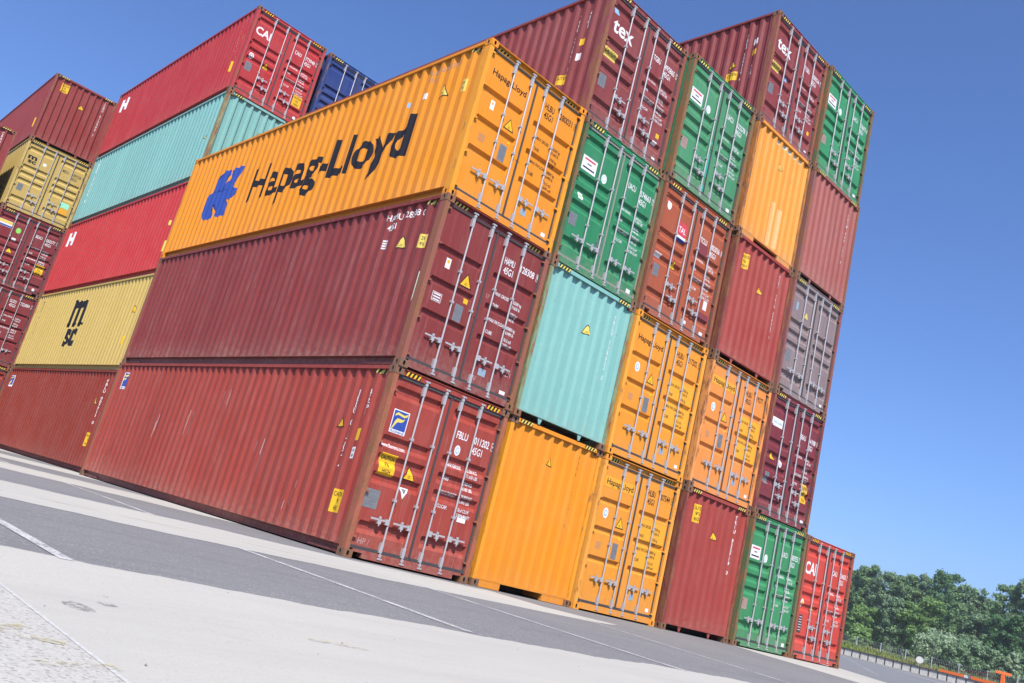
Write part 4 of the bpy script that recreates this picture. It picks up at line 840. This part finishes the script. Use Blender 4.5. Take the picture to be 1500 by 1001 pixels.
# orange steel beam and T-shaped post at the right edge
OR = flat('orange_enamel', (0.72, 0.14, 0.02), 0.5, 0.1)
def beam(name, label, u0, v0, d0, u1, v1, d1, th, leg=True):
    a = Vector(px(u0, v0, d0)); c = Vector(px(u1, v1, d1)); g0 = Vector((a.x, a.y, 0.0)); t_ = thing(name, label, 'beam', g0)
    b = MB(); dr = (c - a).normalized(); sd = Vector((-dr.y, dr.x, 0)) * th; up = Vector((0, 0, th * 1.3)); q0 = a - g0; q1 = c - g0
    b.add([q0 - sd - up, q0 + sd - up, q0 + sd + up, q0 - sd + up, q1 - sd - up, q1 + sd - up, q1 + sd + up, q1 - sd + up], [(0, 1, 2, 3), (4, 7, 6, 5), (0, 4, 5, 1), (1, 5, 6, 2), (2, 6, 7, 3), (3, 7, 4, 0)])
    obj('beam', b.mesh('beam'), OR, t_)
    b = MB(); b.add([q0.lerp(q1, s_) + e for s_ in (0.42, 0.52) for e in (-sd * 1.04 - up * 1.04, sd * 1.04 - up * 1.04, sd * 1.04 + up * 1.04, -sd * 1.04 + up * 1.04)], [(0, 1, 2, 3), (4, 7, 6, 5), (0, 4, 5, 1), (1, 5, 6, 2), (2, 6, 7, 3), (3, 7, 4, 0)]); obj('white_band', b.mesh('white_band'), MAT['white'], t_)
    for s_ in (0.03, 0.97):
        b = MB(); m_ = q0.lerp(q1, s_); b.box((m_.x - .05, m_.y - .05, -0.02), (m_.x + .05, m_.y + .05, m_.z - th)); obj('leg', b.mesh('leg'), OR, t_)
beam('barrier_beam', 'long orange steel beam above the low concrete barrier at the right', 1376, 982, 114, 1466, 1004, 112, 0.12)
p = px(1470, 987, 110); t_ = thing('barrier_post', 'orange T-shaped steel post at the right edge in front of the bushes', 'post', Vector((p[0], p[1], 0)))
b = MB(); b.box((-.17, -.17, 0), (.17, .17, p[2] - 0.1)); obj('post', b.mesh('post'), OR, t_)
b = MB(); b.box((-.17, -0.72, p[2] - 0.1), (.17, 0.72, p[2] + 0.17)); ob = obj('cross_bar', b.mesh('cross_bar'), OR, t_); ob.rotation_euler = (0, 0, math.radians(18))
b = MB(); zt = p[2]; e0 = Vector(px(1400, 983, 114)) - Vector((p[0], p[1], 0))
for dz in (-0.02, -0.45): b.cyl((0, 0, zt + dz), (e0.x, e0.y, e0.z + dz * .7), 0.03, 5)
obj('guy_bar', b.mesh('guy_bar'), flat('dark_red_steel', (0.2, 0.03, 0.025), 0.6), t_)

# ------------------------------------------------------------------ trees
def leafmat(name, c, tr=0.45):
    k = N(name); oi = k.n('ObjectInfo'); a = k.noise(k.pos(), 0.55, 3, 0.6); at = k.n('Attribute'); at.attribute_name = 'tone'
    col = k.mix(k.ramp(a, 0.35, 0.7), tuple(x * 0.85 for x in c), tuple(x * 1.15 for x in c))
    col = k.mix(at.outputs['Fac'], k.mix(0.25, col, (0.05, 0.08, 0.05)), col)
    k.out(col, 0.55, spec=0.3); t2 = k.n('BsdfTranslucent'); k.l(col, t2.inputs[0]); mx = k.n('MixShader'); mx.inputs[0].default_value = tr
    k.l(k.b.outputs[0], mx.inputs[1]); k.l(t2.outputs[0], mx.inputs[2]); k.l(mx.outputs[0], k.t.nodes['Material Output'].inputs[0]); return k.mat
LEAF = [leafmat('leaf_mid_green', (0.1698, 0.2835, 0.1225)), leafmat('leaf_deep_green', (0.1073, 0.2174, 0.0898)), leafmat('leaf_fresh_green', (0.2058, 0.3401, 0.1062)), leafmat('leaf_silver_green', (0.346, 0.461, 0.283)), leafmat('leaf_grey_green', (0.1967, 0.3024, 0.1633))]
BARK = flat('bark', (0.10, 0.085, 0.07), 0.9, 0.3); BIRCH = flat('birch_bark', (0.5, 0.49, 0.46), 0.8, 0.3, scale=6)
def crown_mesh(rd, h0, h1, rad, leaf, nclump, nleaf, shape='round'):
    V = []; F = []; T = []
    for c in range(nclump):
        f = rd.random(); z = h0 + (h1 - h0) * (f ** 0.85)
        pr = math.sqrt(max(0.03, 1 - (2 * (z - h0) / (h1 - h0) - 0.85) ** 2 / 1.5)) if shape == 'round' else max(0.12, 1 - f ** 1.6)
        a = rd.random() * 6.283; r = rad * pr * math.sqrt(rd.uniform(0.15, 1.0)); cx, cy = r * math.cos(a), r * math.sin(a)
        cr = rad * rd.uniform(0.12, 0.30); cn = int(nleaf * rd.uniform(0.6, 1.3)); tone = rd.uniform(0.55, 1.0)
        for i in range(cn):
            d = Vector((rd.gauss(0, 1), rd.gauss(0, 1), rd.gauss(0, 1))).normalized(); q = rd.uniform(0.35, 1.0) ** 0.6
            if rd.random() < 0.06: q *= rd.uniform(1.1, 1.5)
            p = Vector((cx, cy, z)) + Vector((d.x, d.y, d.z * 0.8)) * cr * q + Vector((rd.gauss(0, 1), rd.gauss(0, 1), rd.gauss(0, 1))) * rad * 0.035
            nn = (d + Vector((rd.uniform(-.7, .7), rd.uniform(-.7, .7), rd.uniform(-.3, .9)))).normalized(); u = nn.orthogonal().normalized(); v = nn.cross(u)
            s_ = leaf * rd.uniform(0.55, 1.25); e = rd.uniform(0.5, 0.9); o_ = len(V); ph = rd.random() * 6.28
            uu = u * math.cos(ph) + v * math.sin(ph); vv = nn.cross(uu)
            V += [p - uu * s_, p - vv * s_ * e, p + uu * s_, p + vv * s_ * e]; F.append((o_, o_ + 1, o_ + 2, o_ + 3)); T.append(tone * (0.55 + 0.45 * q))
    me = bpy.data.meshes.new('crown'); me.from_pydata(V, [], F)
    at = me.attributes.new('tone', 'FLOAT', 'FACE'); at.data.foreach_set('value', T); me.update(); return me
def tree(name, label, u, d, vtop, wpx, mat, seed, base=0.25, nclump=46, nleaf=105, bark=None, cat='tree', group=None, shape='round', zb=None):
    rd = random.Random(seed); top = px(u, vtop, d); hz = px(u, 527.7 + (u + 421.3) * 0.25707, d)
    rel = np.array((hz[0], hz[1])) - BP; z0 = bank_z(rel @ BD, max(rel @ BN, 4.5)) if zb is None else zb
    h_ = top[2] - z0; rad = wpx / 2 * d / FPX; t_ = thing(name, label, cat, (hz[0], hz[1], z0), group)
    leaf = d * 0.00125
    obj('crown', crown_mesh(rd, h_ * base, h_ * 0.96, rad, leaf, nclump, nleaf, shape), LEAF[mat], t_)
    b = MB(); tr = 0.012 * h_ + 0.05; pts = [Vector((0, 0, -0.3))]
    for i in range(1, 5): pts.append(Vector((rd.uniform(-.25, .25) * i * .4, rd.uniform(-.25, .25) * i * .4, h_ * 0.8 * i / 4)))
    for i in range(4): b.cyl(pts[i], pts[i + 1], tr * (1 - i * .22), 7, r2=tr * (1 - (i + 1) * .22))
    for i in range(7):
        s_ = pts[rd.randint(1, 3)]; a = rd.random() * 6.28; b.cyl(s_, s_ + Vector((math.cos(a) * rad * .6, math.sin(a) * rad * .6, h_ * rd.uniform(.1, .25))), tr * .35, 5, r2=tr * .08)
    obj('trunk', b.mesh('trunk'), bark or BARK, t_); return t_
GT = 'trees beyond the yard'
TREES = [
 ('tall broadleaf tree just behind the bright red container', 1258, 178, 822, 42, 0), ('broad crowned tree second from the red container', 1284, 177, 832, 52, 4),
 ('rounded green tree left of the sparse twiggy top', 1316, 175, 836, 52, 0), ('sparse twiggy tree top left of the darkest crown', 1341, 174, 836, 34, 4),
 ('dark green tree with the highest crown in the middle of the wood', 1372, 169, 832, 52, 1), ('mid green tree right of the dark high crown', 1396, 164, 852, 46, 0),
 ('grey green tree left of the dip in the tree line', 1421, 161, 858, 46, 4), ('smaller tree standing in the dip of the tree line', 1441, 159, 880, 36, 0),
 ('large tree right of the dip in the tree line', 1468, 153, 851, 52, 0), ('large tree at the right edge of the picture', 1500, 151, 845, 60, 4), ('tree cut off by the right edge', 1540, 150, 850, 60, 0),
 ('tree mostly hidden behind the red container', 1232, 180, 830, 46, 0)]
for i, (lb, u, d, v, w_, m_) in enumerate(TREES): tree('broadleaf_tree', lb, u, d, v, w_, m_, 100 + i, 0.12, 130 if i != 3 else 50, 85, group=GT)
LOW = [('fresh green young tree above the fence beside the red container', 1262, 148, 884, 44, 2), ('pale birch with a white trunk behind the fence', 1300, 146, 872, 36, 4), ('young birch right of the white trunk', 1318, 146, 878, 36, 2),
       ('fresh green tree above the silver bush', 1352, 143, 872, 46, 2), ('grey green tree right of the silver bush', 1392, 140, 880, 46, 0), ('bushy tree above the orange beam', 1424, 138, 898, 44, 4), ('dark bushy tree left of the orange post', 1456, 136, 900, 44, 1), ('dark tree behind the orange post', 1488, 134, 892, 46, 1)]
for i, (lb, u, d, v, w_, m_) in enumerate(LOW): tree('young_tree', lb, u, d, v, w_, m_, 200 + i, 0.22 if i in (1, 2) else 0.06, 95, 80, BIRCH if i in (1, 2) else None, group='young trees behind the fence')
BUSH = [('silvery willow bush behind the round white disc', 1372, 128, 924, 58, 3), ('grey green bush right of the silver willow', 1412, 127, 934, 52, 4), ('bush behind the orange beam', 1440, 127, 946, 44, 4), ('small bush beside the orange post', 1488, 126, 957, 36, 3), ('low green bush by the fence next to the red container', 1256, 132, 920, 30, 2), ('low bush at the right edge', 1512, 126, 950, 40, 4)]
for i, (lb, u, d, v, w_, m_) in enumerate(BUSH): tree('bush', lb, u, d, v, w_, m_, 300 + i, 0.02, 70, 80, cat='bush', group='bushes along the fence')
# the mass of the wood behind
V = []; F = []; T = []; rd = random.Random(77)
for i in range(30000):
    u = rd.uniform(1180, 1600); d = rd.uniform(186, 215); hz = 527.7 + (u + 421.3) * 0.25707; v = hz - rd.uniform(-14, 124) * (0.92 + 0.08 * math.sin(u * .11)); p = Vector(px(u, v, d))
    nn = Vector((rd.gauss(0, 1), rd.gauss(0, 1), rd.gauss(0, 1))).normalized(); a = nn.orthogonal().normalized(); c = nn.cross(a); s_ = rd.uniform(.3, .7); o_ = len(V)
    V += [p - a * s_, p - c * s_ * .7, p + a * s_, p + c * s_ * .7]; F.append((o_, o_ + 1, o_ + 2, o_ + 3)); T.append(rd.uniform(.6, 1))
me = bpy.data.meshes.new('woodland'); me.from_pydata(V, [], F); at = me.attributes.new('tone', 'FLOAT', 'FACE'); at.data.foreach_set('value', T)
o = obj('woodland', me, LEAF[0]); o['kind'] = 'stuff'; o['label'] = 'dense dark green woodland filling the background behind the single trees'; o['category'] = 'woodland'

# ------------------------------------------------------------------ the air: faint summer haze
b = MB(); b.box((-850, -850, -1.0), (850, 850, 40.0))
hm = bpy.data.materials.new('haze'); hm.use_nodes = True; hn = hm.node_tree; hn.nodes.remove(hn.nodes['Principled BSDF'])
hv = hn.nodes.new('ShaderNodeVolumePrincipled'); hv.inputs['Color'].default_value = (0.86, 0.93, 1.0, 1); hv.inputs['Density'].default_value = 0.00038; hv.inputs['Anisotropy'].default_value = 0.2
hn.links.new(hv.outputs[0], hn.nodes['Material Output'].inputs['Volume'])
o = obj('haze', b.mesh('haze'), hm); o['kind'] = 'stuff'; o['label'] = 'thin pale summer haze in the air over the yard'; o['category'] = 'haze'
